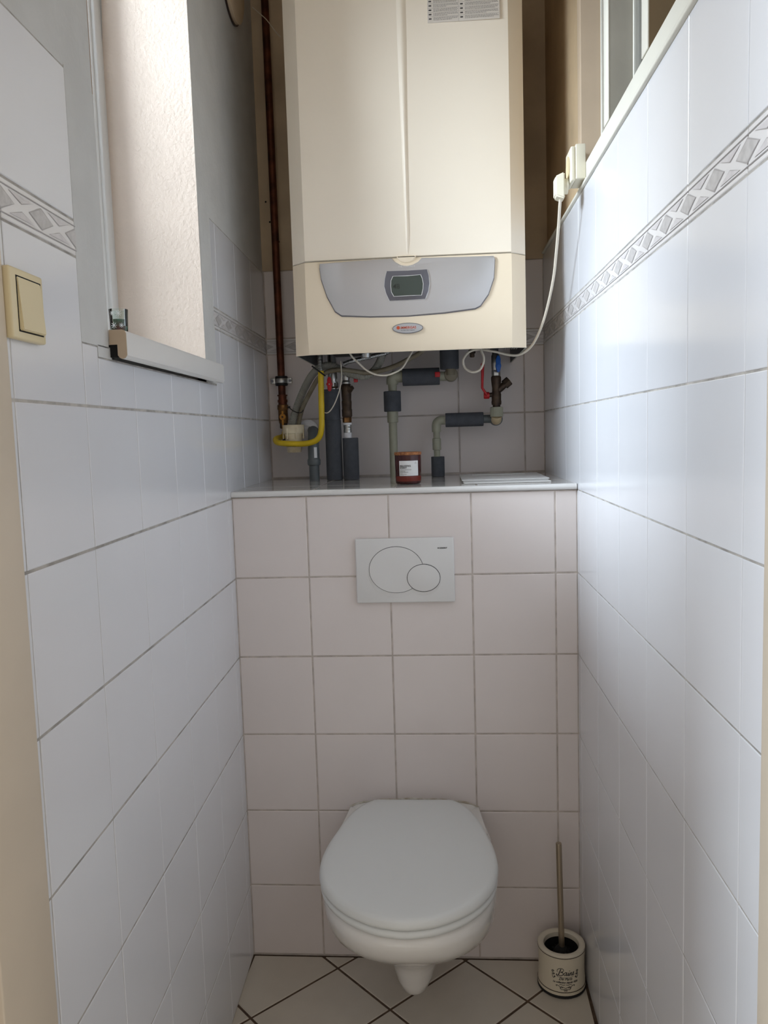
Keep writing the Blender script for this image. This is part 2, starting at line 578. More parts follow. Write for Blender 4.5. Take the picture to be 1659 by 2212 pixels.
# ---- right wall
RJ = [0.162 - 0.2 * k for k in range(-2, 8)]
RROWS = [1.392 - 0.2 * k for k in range(8)]
mb = MB()
mb.box((YN - .05, 0, -0.12), (0.56, 1.855, -G), 'grout')
for z0, z1 in zip(RROWS[1:], RROWS[:-1]):
    if z0 < -0.05: continue
    for a, b in spans(RJ, YN - .05, 0.56):
        tile(mb, a, b, max(z0, 0.003), z1, 'tile', g=.0010, gu=.0006, b=.0013)
for a, b in spans(RJ, YN - .05, 0.56):
    tile(mb, a, b, 1.392, 1.597, 'tile', g=.0010, gu=.0006, b=.0013)
    tile(mb, a, b, 1.645, 1.855, 'tile', g=.0010, gu=.0006, b=.0013)
border(mb, YN - .05, 0.56, 1.597, 1.645, 0.162)
# plastered upper wall at the far end, beside the boiler
mb.box((-0.045, 1.862, -0.12), (0.56, CEIL, -0.012), 'plaster_shaded')
struct(mb, 'wall_right', 'white tiled right wall with patterned border strip below a glazed wooden partition', angle=9, fn=fR, cat='wall')

# bead and rail of the partition
mb = MB()
mb.box((YN - .05, 1.8545, -0.02), (0.545, 1.862, 0.006), 'wood_cream', 0.0025)
struct(mb, 'trim_2', 'thin cream bead along the top edge of the right wall tiling', fn=fR, cat='trim')
part = MB()
part.box((YN - .05, 1.862, -0.085), (-0.045, 1.899, 0.001), 'wood_cream', 0.0015)
part.box((YN - .05, CEIL - .06, -0.085), (-0.045, CEIL, 0.001), 'wood_cream', 0.0015)
prt = struct(part, 'window_2', 'cream wooden partition window with narrow panes above the right wall tiles', fn=fR)
def mull(y0, y1, mA):
    q = MB()
    q.box((y0, 1.899, -0.085), (y1, CEIL - .06, 0.001), mA, 0.0012)
    if mA != 'wood_tan':
        q.box((y0 - .0004, 1.899, 0.0008), (y1 + .0004, CEIL - .06, 0.003), 'wood_cream', 0.0006)
    o = q.build('mullion', prt, fn=fR)
    b = MB()
    b.box((y0 - 0.006, 1.899, -0.047), (y0, CEIL - .06, -0.041), 'wood_cream', 0.001)
    b.build('glazing_bead', o, fn=fR)
mull(-0.085, -0.045, 'wood_tan')
mull(-0.372, -0.334, 'wood_grey')
mull(-0.648, -0.612, 'wood_shaded')
mull(-0.93, -0.89, 'wood_cream')
for a, b in ((-1.09, -0.93), (-0.89, -0.648), (-0.612, -0.372), (-0.334, -0.085)):
    q = MB()
    q.box((a, 1.9, -0.046), (b, CEIL - .06, -0.042), 'glass')
    q.build('pane', prt, fn=fR)
# corridor behind the partition
mb = MB()
mb.box((1.30, -1.4, 0), (1.34, 0.9, CEIL), 'plaster_old')
mb.box((0.90, 0.60, 0), (1.34, 0.64, CEIL), 'plaster_old')
mb.box((0.91, -1.44, 0), (1.34, -1.40, CEIL), 'plaster_old')
struct(mb, 'wall_corridor', 'dim brown corridor wall seen through the partition panes', cat='wall')

# ---- cistern wall (boxed in), ledge and rear wall
FJ = [0.1287 + 0.2 * k for k in range(-1, 5)]
FROWS = [1.192 - 0.2 * k for k in range(7)]
mb = MB()
mb.box((-0.08, 0, -0.50), (0.80, 1.192, -G), 'grout_back')
for z0, z1 in zip(FROWS[1:], FROWS[:-1]):
    for a, b in spans(FJ, aL, aR):
        tile(mb, a, b, max(z0, 0.003), z1, 'tile_back', g=0.0014, b=0.0020)
struct(mb, 'wall_back', 'low white tiled cistern wall behind the toilet', angle=9, fn=fB, cat='wall')

mb = MB()
mb.box((-0.08, 0.001, -0.014), (0.80, 0.56, -0.0012), 'grout_back')
for a, b in spans([0.145, 0.345, 0.545], -0.075, 0.78):
    for c, d in spans([0.045, 0.155, 0.31], 0.004, 0.56):
        tile(mb, a, b, c, d, 'tile_ledge', g=0.0012, wob=0.0002)
led = struct(mb, 'trim_3', 'glossy tiled ledge on top of the cistern wall carrying pipes and the candle', angle=9, fn=fTop, cat='ledge')
mb = MB()
pr = [(0.004, ZC + .0005), (-0.006, ZC), (-0.0085, ZC - .003), (-0.0095, ZC - .007), (-0.0085, ZC - .011), (-0.006, ZC - .0135), (0.004, ZC - .0145)]
mb.prism([(p[0], p[1]) for p in pr], 'x', aL + .001, aR - .002, 'plastic_white')
mb.build('edge_nosing', led)

mb = MB()
RRJ = [0.116 + 0.2 * k for k in range(-2, 5)]
mb.box((-0.12, 0.6, -0.1), (0.84, 1.845, -G), 'grout_back')
for z0, z1 in ((ZC, 1.39), (1.39, 1.592), (1.640, 1.845)):
    for a, b in spans(RRJ, -0.073, 0.777):
        tile(mb, a, b, z0 + (.002 if z0 == ZC else 0), z1, 'tile_back', g=0.0014, b=0.0020)
border(mb, -0.073, 0.777, 1.592, 1.640, 0.116)
mb.box((-0.12, 1.845, -0.1), (0.84, CEIL, 0.004), 'plaster_old')
for u, z in ((-0.045, 1.99), (-0.02, 1.93), (-0.055, 2.05)):
    mb.lathe([(0.003, 0.0042), (0.002, 0.0044)], 'hole', (u, z, 0), 'z', 8)
struct(mb, 'wall_rear', 'rear wall of the recess behind the boiler, white tiles below old brown plaster', angle=9, fn=fRear, cat='wall')

# ---- floor, ceiling
bm_t = MB()
s2 = math.sqrt(2)
for i in range(-14, 6):
    for j in range(-3, 16):
        p0 = 0.125 / s2 + i * 0.2546
        q0 = 0.215 / s2 + j * 0.2005 - 0.2005 * 3
        tile(bm_t, p0, p0 + 0.2546, q0, q0 + 0.2005, 'tile_floor', g=0.0028, b=0.002)
def rot45(v): return Vector(((v.x + v.y) / s2, (v.x - v.y) / s2, v.z))
ft = bm_t.build('floor', fn=rot45, keep=True, angle=9)
bm = bmesh.new(); bm.from_mesh(ft.data)
def cut(co, no):
    g = list(bm.verts) + list(bm.edges) + list(bm.faces)
    bmesh.ops.bisect_plane(bm, geom=g, dist=1e-5, plane_co=co, plane_no=no, clear_outer=True)
cut((0, -0.004, 0), (0, 1, 0))
cut((0, -2.6, 0), (0, -1, 0))
cut((aL + .004, 0, 0), (-1, -bL, 0))
cut((aR - .004, 0, 0), (1, bR, 0))
bmesh.ops.recalc_face_normals(bm, faces=bm.faces)
for f in bm.faces:
    if f.normal.z < -0.01: f.normal_flip()
bm.to_mesh(ft.data); bm.free()
# grout bed joined into the same floor mesh
bed = MB()
bed.box((-0.5, -3.0, -0.05), (1.3, 0.02, -0.0016), 'grout_floor')
b_o = bed.build('bed')
bm = bmesh.new(); bm.from_mesh(ft.data)
nf = len(bm.faces)
bm.from_mesh(b_o.data)
bm.faces.ensure_lookup_table()
ft.data.materials.append(M['grout_floor'])
for f in bm.faces[nf:]: f.material_index = 1
bm.to_mesh(ft.data); bm.free()
bpy.data.objects.remove(b_o)
ft.name = 'floor'
tag(ft, 'cream floor tiles laid diagonally with dark brown joints', 'floor', kind='structure')

mb = MB()
mb.box((-0.4, -1.5, CEIL), (1.34, 0.7, CEIL + 0.05), 'plaster_old')
struct(mb, 'ceiling', 'plain ceiling above the toilet room', cat='ceiling')

# ---- door casing at the near end of both side walls
mb = MB()
mb.box((YN - 0.115, 0, -0.30), (YN, CEIL, 0.004), 'wood_door', 0.002)
dr = struct(mb, 'door_1', 'cream painted door casing at the near left edge', fn=fL, cat='door frame')
mb = MB()
mb.box((YN - 0.14, 0, -0.30), (YN - 0.1152, CEIL, -0.012), 'wood_tan', 0.002)
mb.build('door_stop', dr, fn=fL)
mb = MB()
mb.box((YN - 0.17, 0, -0.12), (YN - 0.0505, CEIL, 0.004), 'wood_door', 0.002)
mb.build('door_post', dr, fn=fR)

# ================================================================ TOILET
tcx = 0.372
toilet = thing('toilet', 'white wall hung toilet with closed round lid on the cistern wall', 'toilet', (tcx, 0.0, 0.0))
hw = [(-.036, .088), (-.050, .108), (-.086, .133), (-.14, .1525), (-.20, .166), (-.26, .1775), (-.32, .181), (-.37, .175), (-.41, .162), (-.45, .138), (-.485, .104), (-.512, .061), (-.5225, .025)]
def lid_outline(grow=0.0, tipy=-.5255):
    kx, ky = 1 + grow / .181, 1 + grow / .245
    c = -.28
    L = [Vector((-w * kx, c + (y - c) * ky, 0)) for y, w in hw]
    Rr = [Vector((w * kx, c + (y - c) * ky, 0)) for y, w in hw]
    pts = L + [Vector((0, c + (tipy - c) * ky, 0))] + Rr[::-1]
    out = catmull(pts, 0.008, 5)
    return [(tcx + p.x, p.y) for p in out]
def slab(mb, outs, m):
    """stack of outlines (grow, z) -> closed lofted slab"""
    rings = []
    for g, z, *t in outs:
        o = lid_outline(g)
        rings.append([(x, y, z + (t[0](x, y) if t else 0)) for x, y in o])
    n = len(rings[0])
    vs = [p for r in rings for p in r]
    fs = []
    for i in range(len(rings) - 1):
        for k in range(n):
            k2 = (k + 1) % n
            fs.append((i * n + k, i * n + k2, (i + 1) * n + k2, (i + 1) * n + k))
    fs.append(tuple(range(n))[::-1])
    fs.append(tuple((len(rings) - 1) * n + k for k in range(n)))
    mb.add(vs, fs, m)
mb = MB()
slab(mb, [(0.003, .4185), (.006, .420), (.0072, .426), (.006, .433), (.0025, .438), (-.004, .4405), (-.02, .4415), (-.05, .442)], 'seat_plastic')
mb.build('lid', toilet, angle=60)
mb = MB()
slab(mb, [(0.0, .4005), (.004, .402), (.0055, .408), (.004, .414), (.0, .4165)], 'seat_plastic')
mb.build('seat', toilet, angle=60)
# bowl
def ring(hx, y0, y1, z, n=48, p=2.3, flat=0.0):
    cy = (y0 + y1) / 2; hy = (y1 - y0) / 2
    out = []
    for k in range(n):
        a = 2 * PI * k / n
        c, s = math.cos(a), math.sin(a)
        x = hx * math.copysign(abs(c) ** (2 / p), c)
        # fuller toward the wall
        yy = cy + hy * math.copysign(abs(s) ** (2 / (p + (4.0 if s > 0 else 0))), s)
        out.append((tcx + x, yy, z))
    return out
secs = [(.150, -.480, -.002, .398), (.176, -.513, -.002, .3985), (.1845, -.523, -.001, .390), (.1865, -.520, 0, .370), (.187, -.500, 0, .340), (.186, -.468, 0, .310), (.180, -.428, 0, .280), (.162, -.388, 0, .250), (.138, -.352, 0, .225), (.112, -.322, 0, .205), (.090, -.300, 0, .186), (.073, -.284, 0, .170), (.063, -.274, 0, .155), (.058, -.268, 0, .138), (.051, -.262, 0, .108), (.043, -.254, 0, .088), (.026, -.240, -.03, .076)]
mb = MB()
vs = []
fs = []
n = 48
for s_ in secs: vs += ring(s_[0], s_[1], s_[2], s_[3], n)
for i in range(len(secs) - 1):
    for k in range(n):
        k2 = (k + 1) % n
        fs.append((i * n + k, (i + 1) * n + k, (i + 1) * n + k2, i * n + k2))
fs.append(tuple(range(n)))
fs.append(tuple((len(secs) - 1) * n + k for k in range(n))[::-1])
mb.add(vs, fs, 'porcelain')
mb.build('bowl', toilet, angle=70)
# rear deck of the ceramic, stepped up behind the hinges
mb = MB()
dk = []
top = []
deck = [(-.163, 0), (-.163, -.012), (-.168, -.06), (-.176, -.13), (-.16, -.17), (.16, -.17), (.176, -.13), (.168, -.06), (.163, -.012), (.163, 0)]
mb.prism([(tcx + a, b) for a, b in deck], 'z', .4045, .385, 'porcelain', 0.003)
hump = [(-.158, 0), (-.158, -.004), (-.12, -.030), (.12, -.030), (.158, -.004), (.158, 0)]
q = MB()
vs = []
nn = 22
for i in range(nn + 1):
    t = -1 + 2 * i / nn
    x = tcx + t * .158
    zt = .4045 + .018 * (1 - t * t) ** .6
    vs += [(x, 0, .40), (x, 0, zt), (x, -.012 * (1 - t * t) ** .5, zt), (x, -.036 * (1 - t * t) ** .3 - .004, .40)]
fs = []
for i in range(nn):
    for a in range(3):
        fs.append((i * 4 + a, i * 4 + a + 1, (i + 1) * 4 + a + 1, (i + 1) * 4 + a))
mb.add(vs, fs, 'porcelain')
mb.build('hinge_deck', toilet, angle=50)
for sx_ in (-1, 1):
    mb = MB()
    mb.lathe([(0.011, -.022), (.0125, -.018), (.0125, .018), (.011, .022)], 'seat_plastic', (tcx + sx_ * .078, -.034, .424), 'x', 20)
    mb.build('hinge', toilet)
mb = MB()
pts = []
for i in range(13):
    t = -1 + 2 * i / 12
    pts.append((tcx + t * .162, -.0015, .404 + .021 * (1 - t * t) ** .6))
mb.tube(pts, lambda t, L: 0.0022 + 0.0008 * math.sin(L * 90), 'silicone', 8)
mb.build('silicone_seal', toilet)

# ================================================================ FLUSH PLATE
fp = thing('flush_plate', 'white rectangular dual flush plate with two round buttons on the cistern wall', 'flush plate', (0.366, -0.001, 0.928))
fx0, fx1, fz0, fz1 = .2465, .4855, .9275, 1.0855
mb = MB()
mb.box((fx0, -.0125, fz0), (fx1, 0.0, fz1), 'plastic_white', 0.003)
mb.build('plate', fp, angle=50)
def circ(cx, cz, rx, rz, a0=0, a1=2 * PI, n=64):
    return [(cx + rx * math.cos(a0 + (a1 - a0) * i / n), cz + rz * math.sin(a0 + (a1 - a0) * i / n)) for i in range(n + (0 if abs(a1 - a0) > 6.28 else 1))]
bc, br = (.345, 1.009), (.0665, .0572)
sc, sr = (.411, .988), (.0405, .0340)
def inside_small(p, k=1.0): return ((p[0] - sc[0]) / sr[0]) ** 2 + ((p[1] - sc[1]) / sr[1]) ** 2 < k
def crescent(gr):
    """big ellipse minus the small one"""
    N = 720
    big = circ(bc[0], bc[1], br[0] - gr, br[1] - gr, n=N)
    keep = [not inside_small(p) for p in big]
    st = next(i for i in range(N) if keep[i] and not keep[i - 1])
    big = [big[(st + i) % N] for i in range(N) if keep[(st + i) % N]]
    a1 = math.atan2((big[-1][1] - sc[1]) / sr[1], (big[-1][0] - sc[0]) / sr[0])
    a0 = math.atan2((big[0][1] - sc[1]) / sr[1], (big[0][0] - sc[0]) / sr[0])
    while a0 < a1: a0 += 2 * PI
    if a0 - a1 > PI: a0 -= 2 * PI
    arc = [(sc[0] + sr[0] * math.cos(a1 + (a0 - a1) * i / 40), sc[1] + sr[1] * math.sin(a1 + (a0 - a1) * i / 40)) for i in range(1, 40)]
    return big[::3] + arc
# shallow scooped relief under the buttons
mb = MB()
mb.prism(circ(.3445, 1.0045, .0695, .0635), 'y', -.0129, -.0120, 'plastic_white', 0.0003)
mb.build('button_recess', fp)
mb = MB()
mb.prism(circ(.4105, .9850, .0425, .0400), 'y', -.0131, -.0121, 'plastic_white', 0.0003)
mb.build('button_recess', fp)
mb = MB()
mb.prism(crescent(0.0), 'y', -.0132, -.0125, 'black_line')
mb.prism(crescent(0.0011), 'y', -.0146, -.0128, 'plastic_white')
mb.build('large_button', fp)
mb = MB()
mb.prism(circ(sc[0], sc[1], sr[0] + .0001, sr[1] + .0001), 'y', -.0149, -.0125, 'black_line')
mb.prism(circ(sc[0], sc[1], sr[0] - .0011, sr[1] - .0011), 'y', -.0154, -.0128, 'plastic_white', 0.0006)
mb.build('small_button', fp)
text('maker_mark', 'GEBERIT', (.4500, -.0128, 1.0585), (1, 0, 0), (0, 0, 1), .0048, 'ink_dark', fp, bold=.0002, spacing=1.1)
mb = MB()
mb.box((.4465, -.0128, 1.0587), (.4490, -.0125, 1.0617), 'ink_dark')
mb.build('maker_square', fp)

# ================================================================ TOILET BRUSH AND HOLDER
hc = (0.7215, -0.0845)
H = thing('toilet_brush_holder', 'round cream ceramic brush holder printed Bains, in the right floor corner', 'brush holder', (hc[0], hc[1], 0))
mb = MB()
mb.lathe([(.0555, 0), (.0575, .002), (.0575, .006), (.0568, .008)], 'black_rubber', (hc[0], hc[1], 0), seg=48)
mb.build('rubber_base', H)
mb = MB()
mb.lathe([(.0565, .007), (.0568, .010), (.0560, .020), (.0545, .045), (.0545, .075), (.0558, .096), (.0562, .1005)], 'holder_ceramic', (hc[0], hc[1], 0), seg=48, cap=False)
mb.build('pot', H)
mb = MB()
mb.lathe([(.0562, .1010), (.0565, .103), (.0555, .106), (.052, .1078), (.046, .1072), (.0420, .104), (.0410, .098), (.0405, .03), (.0395, .02), (0, .02)], 'holder_rim', (hc[0], hc[1], 0), seg=48, cap=False)
mb.build('rim', H)
mb = MB()
mb.lathe([(.0402, .094), (.0400, .022), (0, .0215)], 'hole', (hc[0], hc[1], 0), seg=40, cap=False)
mb.build('inner_well', H)
def band(z, w=.0007):
    b = MB()
    rr = .0570
    b.lathe([(.0545, z - w), (rr - (.0002 if z > .05 else 0), z - w), (rr - (.0002 if z > .05 else 0), z + w), (.0545, z + w)], 'brown_line', (hc[0], hc[1], 0), seg=48, cap=False)
    return b.build('painted_ring', H)
band(.1006); band(.0165)
rp = .0551
phc = -PI / 2 + 0.03
def wrapH(z0, tilt=0.0):
    def w(x, y):
        a = phc + x / rp
        zz = z0 + y
        r = rp if .04 < zz < .08 else rp + .0006
        return Vector((hc[0] + r * math.cos(a), hc[1] + r * math.sin(a), zz))
    return w
text('lettering', 'De Paris', (0, 0, 0), (1, 0, 0), (0, 0, 1), .0092, 'ink_dark', H, shear=.4, align='CENTER', bold=.0002, wrap=wrapH(.0465))
text('lettering', 'La collection depuis 1820', (0, 0, 0), (1, 0, 0), (0, 0, 1), .0058, 'ink_dark', H, shear=.4, align='CENTER', bold=.0002, wrap=wrapH(.0392))
mb = MB()
W_ = wrapH(0)
def stroke(pts, r=.0005):
    mb.tube([W_(x, z) for x, z in pts], r, 'ink_dark', 6, step=.0012)
def glyph(pts, r=.00055):
    P = catmull([Vector((p[0], p[1], 0)) for p in pts], .12)
    sc_ = .0158
    Q = [((p.x + .12 * p.y - 1.28) * sc_, .0580 + p.y * .0162) for p in P]
    mb.tube([W_(x, z) for x, z in Q], lambda t, L: r, 'ink_dark', 6, smooth=False)
glyph([(.50, .98), (.36, .55), (.24, .10), (.08, -.06), (-.06, .04), (-.02, .18)], .0010)
glyph([(.02, .50), (-.02, .80), (.22, 1.04), (.62, 1.08), (.90, .90), (.80, .62), (.48, .52)], .0006)
glyph([(.48, .52), (.80, .46), (.92, .24), (.76, .02), (.46, -.06), (.28, .06)], .0008)
glyph([(1.42, .46), (1.20, .48), (1.03, .22), (1.10, .02), (1.28, .10), (1.44, .44)], .00075)
glyph([(1.46, .48), (1.38, .10), (1.46, .01), (1.60, .14)], .00075)
glyph([(1.60, .14), (1.74, .46), (1.68, .08), (1.75, .01), (1.88, .14)], .00075)
glyph([(1.80, .70), (1.83, .74)], .0009)
glyph([(1.88, .14), (2.00, .46), (1.93, .00)], .00075)
glyph([(1.95, .18), (2.14, .46), (2.22, .38), (2.16, .08), (2.23, .01), (2.34, .14)], .00065)
glyph([(2.34, .14), (2.54, .56), (2.52, .38), (2.60, .16), (2.48, .00), (2.34, .05)], .0007)
stroke([(-.020, .0545), (-.008, .0530), (.008, .0530), (.019, .0542)], .0003)
for sgn in (-1, 1):
    for k in range(3):      # little rose sprays at each side
        cx, cz, rr = sgn * (.0300 - .0022 * k), .0655 - .0065 * k, .0034 - .0007 * k
        stroke([(cx + rr * (1 - j / 16) * math.cos(j * .8), cz + rr * (1 - j / 16) * math.sin(j * .8)) for j in range(14)], .00045)
    stroke([(sgn * .031, .062), (sgn * .0315, .055), (sgn * .028, .049), (sgn * .0255, .052)])
    stroke([(0, .0265), (sgn * .006, .0295), (sgn * .011, .0275), (sgn * .016, .0325), (sgn * .022, .0335), (sgn * .0205, .0305)], .0006)
    stroke([(0, .0215), (sgn * .004, .0240), (sgn * .009, .0235), (sgn * .0125, .0270), (sgn * .0095, .0310), (sgn * .0065, .0275)], .0007)
    stroke([(0, .0185), (sgn * .0035, .0205), (sgn * .0022, .0240), (0, .0225)], .0007)
    stroke([(sgn * .001, .0355), (sgn * .006, .0345), (sgn * .010, .0360), (sgn * .0145, .0352)], .0005)
mb.build('ornament', H)

Bt = thing('toilet_brush', 'toilet brush with slim brushed metal handle standing in the cream holder', 'toilet brush', (hc[0], hc[1], .024))
mb = MB()
mb.tube([(hc[0] + .001, hc[1] - .002, .094), (hc[0] - .003, hc[1] + .004, .352)], .0070, 'brushed', 20, smooth=False)
mb.lathe([(.0070, .352), (.0066, .3535), (0, .3538)], 'brushed', (hc[0] - .003, hc[1] + .004, 0), seg=20)
mb.build('handle', Bt)
mb = MB()
rb = random.Random(3)
mb.lathe([(.004, .024), (.018, .028), (.022, .05), (.020, .08), (.010, .096), (.007, .10)], 'bristle', (hc[0], hc[1], 0), seg=24)
for i in range(420):
    a = rb.uniform(0, 2 * PI); z = rb.uniform(.03, .088)
    L = rb.uniform(.028, .036) * (1 if z < .075 else .8)
    p0 = Vector((hc[0], hc[1], z)); d = Vector((math.cos(a), math.sin(a), rb.uniform(-.05, .25)))
    p1 = p0 + d * L
    side = Vector((-math.sin(a), math.cos(a), 0)) * .0007
    mb.add([p0 + d * .015 - side, p0 + d * .015 + side, p1, p0 + d * .015 + Vector((0, 0, .0014))], [(0, 1, 2), (1, 3, 2), (3, 0, 2)], 'bristle')
mb.build('bristle_head', Bt)

# ================================================================ CANDLE ON THE LEDGE
cc = (.3735, .150)
CZ = ZC + .0006
K = thing('scented_candle', 'dark amber glass candle with cork lid and white RELAXING SCENT label on the tiled ledge', 'candle', (cc[0], cc[1], CZ))
mb = MB()
mb.lathe([(.0290, 0), (.0320, .0015), (.0327, .006), (.0338, .040), (.0342, .0715), (.0342, .074)], 'amber_glass', (cc[0], cc[1], CZ), seg=40)
mb.build('glass_jar', K)
mb = MB()
mb.lathe([(.03285, .0070), (.03325, .0090), (.0338, .0195), (.0338, .0205)], 'wax_red', (cc[0], cc[1], CZ), seg=40)
mb.build('wax', K)
mb = MB()
mb.lathe([(.0325, .0738), (.0350, .0745), (.0355, .0770), (.0352, .0808), (.034, .0818), (0, .0820)], 'cork', (cc[0], cc[1], CZ), seg=40)
mb.build('cork_lid', K)
rl = .0344
ac = -PI / 2 + 0.10
def wrapK(x, z, e=0): 
    a = ac + x / rl
    return Vector((cc[0] + (rl + e) * math.cos(a), cc[1] + (rl + e) * math.sin(a), CZ + z))
mb = MB()
vs = []; fs = []
nn = 24
for i in range(nn + 1):
    x = -.0265 + .053 * i / nn
    vs += [wrapK(x, .0215), wrapK(x, .0600)]
for i in range(nn):
    fs.append((i * 2, i * 2 + 2, i * 2 + 3, i * 2 + 1))
mb.add(vs, fs, 'label_paper')
lb = mb.build('paper_label', K, keep=True)
def lw(x0, z0): return lambda x, y: wrapK(x0 + x, z0 + y, .0002)
text('lettering', 'RELAXING', (0, 0, 0), (1, 0, 0), (0, 0, 1), .0056, 'black_line', lb, bold=.00025, spacing=1.12, wrap=lw(-.0240, .0450))
text('lettering', 'SCENT', (0, 0, 0), (1, 0, 0), (0, 0, 1), .0056, 'black_line', lb, bold=.00025, spacing=1.12, wrap=lw(-.0240, .0402))
for k, (zz, L) in enumerate(((.0365, .030), (.0330, .014), (.0305, .020), (.0270, .008), (.0252, .015), (.0230, .010))):
    b = MB()
    x = -.0240
    r_ = random.Random(k)
    while x < -.0240 + L:
        w = r_.uniform(.0012, .0034)
        b.add([wrapK(x, zz, .0002), wrapK(x + w, zz, .0002), wrapK(x + w, zz + .0010, .0002), wrapK(x, zz + .0010, .0002)], [(0, 1, 2, 3)], 'ink_dark' if k < 3 else 'ink_grey')
        x += w + .0007
    b.build('small_print', lb, keep=True)
b = MB()
for k in range(2):
    b.tube([wrapK(.0195 + (.0030 - k * .001) * math.cos(t * .5), .0535 + k * .0024 + (.0018) * math.sin(t * .5), .0002) for t in range(3, 13)], .0002, 'ink_grey', 5, step=.001)
b.build('emblem', lb)

# ================================================================ ACCESS PANEL ON THE LEDGE
A = thing('access_panel', 'flat white inspection panel lying on the right end of the tiled ledge', 'access panel', (.63, .26, ZC))
mb = MB()
P0, P1 = .515, .742
mb.box((P0, .072, ZC + .0002), (P1 - .012, .43, ZC + .0035), 'plastic_white', 0.0015)
mb.build('frame', A)
mb = MB()
mb.box((P0 - .004, .135, ZC + .0036), (P1 - .008, .41, ZC + .0070), 'plastic_white', 0.0018)
mb.build('cover', A)
mb = MB()
mb.box((P0 + .03, .34, ZC + .0069), (P1 - .05, .352, ZC + .0085), 'plastic_white', 0.0008)
mb.build('latch', A)

# ================================================================ BOILER
bx0, bx1, bz0, bz1 = .0975, .6785, 1.541, 2.50
B = thing('boiler', 'tall cream wall hung gas boiler with silver control panel above the ledge', 'boiler', (.388, .55, bz0))
YF = .088
def ringb(z, yf, xl=bx0, xr=bx1, ch=.037, yc=.122, yb=.556):
    return [(xl, yb, z), (xl, yc, z), (xl + .004, yc - .004, z), (xl + ch, yf, z), (xl + .25, yf - .004, z), (xl + .287, yf - .005, z), (xr - .25, yf - .004, z), (xr - ch, yf, z), (xr - .004, yc - .004, z), (xr, yc, z), (xr, yb, z)]
def loftb(mb, rows, m, closed=False):
    n = len(rows[0])
    vs = [p for r in rows for p in r]
    fs = []
    for i in range(len(rows) - 1):
        for k in range(n - 1):
            fs.append((i * n + k, i * n + k + 1, (i + 1) * n + k + 1, (i + 1) * n + k))
    mb.add(vs, fs, m)
mb = MB()
# upper casing: its lower edge dips outwards at the chamfered corners
def seam(x):
    return 1.766
rows = [ringb(1.7668, YF + .004), ringb(1.7695, YF), ringb(1.90, YF), ringb(2.2, YF), ringb(bz1, YF)]
loftb(mb, rows, 'boiler_white')
top = ringb(bz1, YF)
mb.add(top, [tuple(range(len(top)))], 'boiler_white')
bot = ringb(1.7668, YF + .004)
mb.add(bot, [tuple(range(len(bot)))[::-1]], 'boiler_dark')
# soft centre ridge
vs = []; fs = []
nz = 30; nxr = 12
for i in range(nz + 1):
    z = 1.772 + (bz1 - 1.772) * i / nz
    w = .004 + .0085 * min(1, (z - 1.772) / .5)
    h = .0050 * min(1, (z - 1.772) / .03)
    for k in range(nxr + 1):
        t = -1 + 2 * k / nxr
        vs.append((.3895 + t * w, YF - .0048 - h * math.cos(t * PI / 2) ** 1.2 + .0006 * abs(t), z))
for i in range(nz):
    for k in range(nxr):
        a = i * (nxr + 1) + k
        fs.append((a, a + 1, a + nxr + 2, a + nxr + 1))
mb.add(vs, fs, 'boiler_white')
mb.build('upper_casing', B, angle=22)
# lower cover
mb = MB()
rows = []
for z, dy in ((1.541, .016), (1.545, .0135), (1.565, .008), (1.60, -.001), (1.64, -.006), (1.70, -.007), (1.755, -.006), (1.7640, -.004), (1.7658, 0)):
    rows.append(ringb(z, YF + dy, ch=.037))
loftb(mb, rows, 'boiler_cream')
# inner faces of the skirt
rows2 = [[(x + (.004 if x < .3 else -.004), y + (.004 if y < .3 else 0), z) for x, y, z in r] for r in (rows[0], rows[3])]
loftb(mb, rows2, 'boiler_dark')
n = len(rows[0])
mb.add(rows[0] + rows2[0], [(k, k + 1, n + k + 1, n + k) for k in range(n - 1)], 'boiler_edge')
mb.build('lower_cover', B, angle=22)
mb = MB()
mb.box((bx0 + .005, .13, 1.598), (bx1 - .005, .553, 1.603), 'boiler_dark')
mb.build('base_plate', B)
# dark parts hanging under the base plate
mb = MB()
mb.box((.175, .22, 1.552), (.246, .30, 1.598), 'black_rubber', .003)
mb.build('gas_block', B)
mb = MB()
mb.lathe([(.012, 1.545), (.014, 1.552), (.014, 1.598)], 'steel', (.262, .27, 0), seg=16)
mb.build('connection_nipple', B)
mb = MB()
mb.box((.262, .30, 1.565), (.335, .352, 1.598), 'bronze', .004)
mb.build('manifold', B)
mb = MB()
mb.box((.60, .2, 1.560), (.625, .34, 1.598), 'boiler_dark', .004)
mb.build('terminal_box', B)
mb = MB()
for k in range(6):
    mb.box((.634 + .006 * k, .16, 1.552), (.637 + .006 * k, .26, 1.599), 'steel')
mb.build('vent_fins', B)
# knob / logo button at the seam
mb = MB()
kz = 1.7655
mb.prism([(.3865 + .0235 * math.cos(a * PI / 20), kz + .003 + (.0175 if a > 20 else .001) * math.sin(a * PI / 20)) for a in range(40)], 'y', YF - .0145, YF, 'boiler_cream', .004, segs=3)
mb.build('release_button', B)
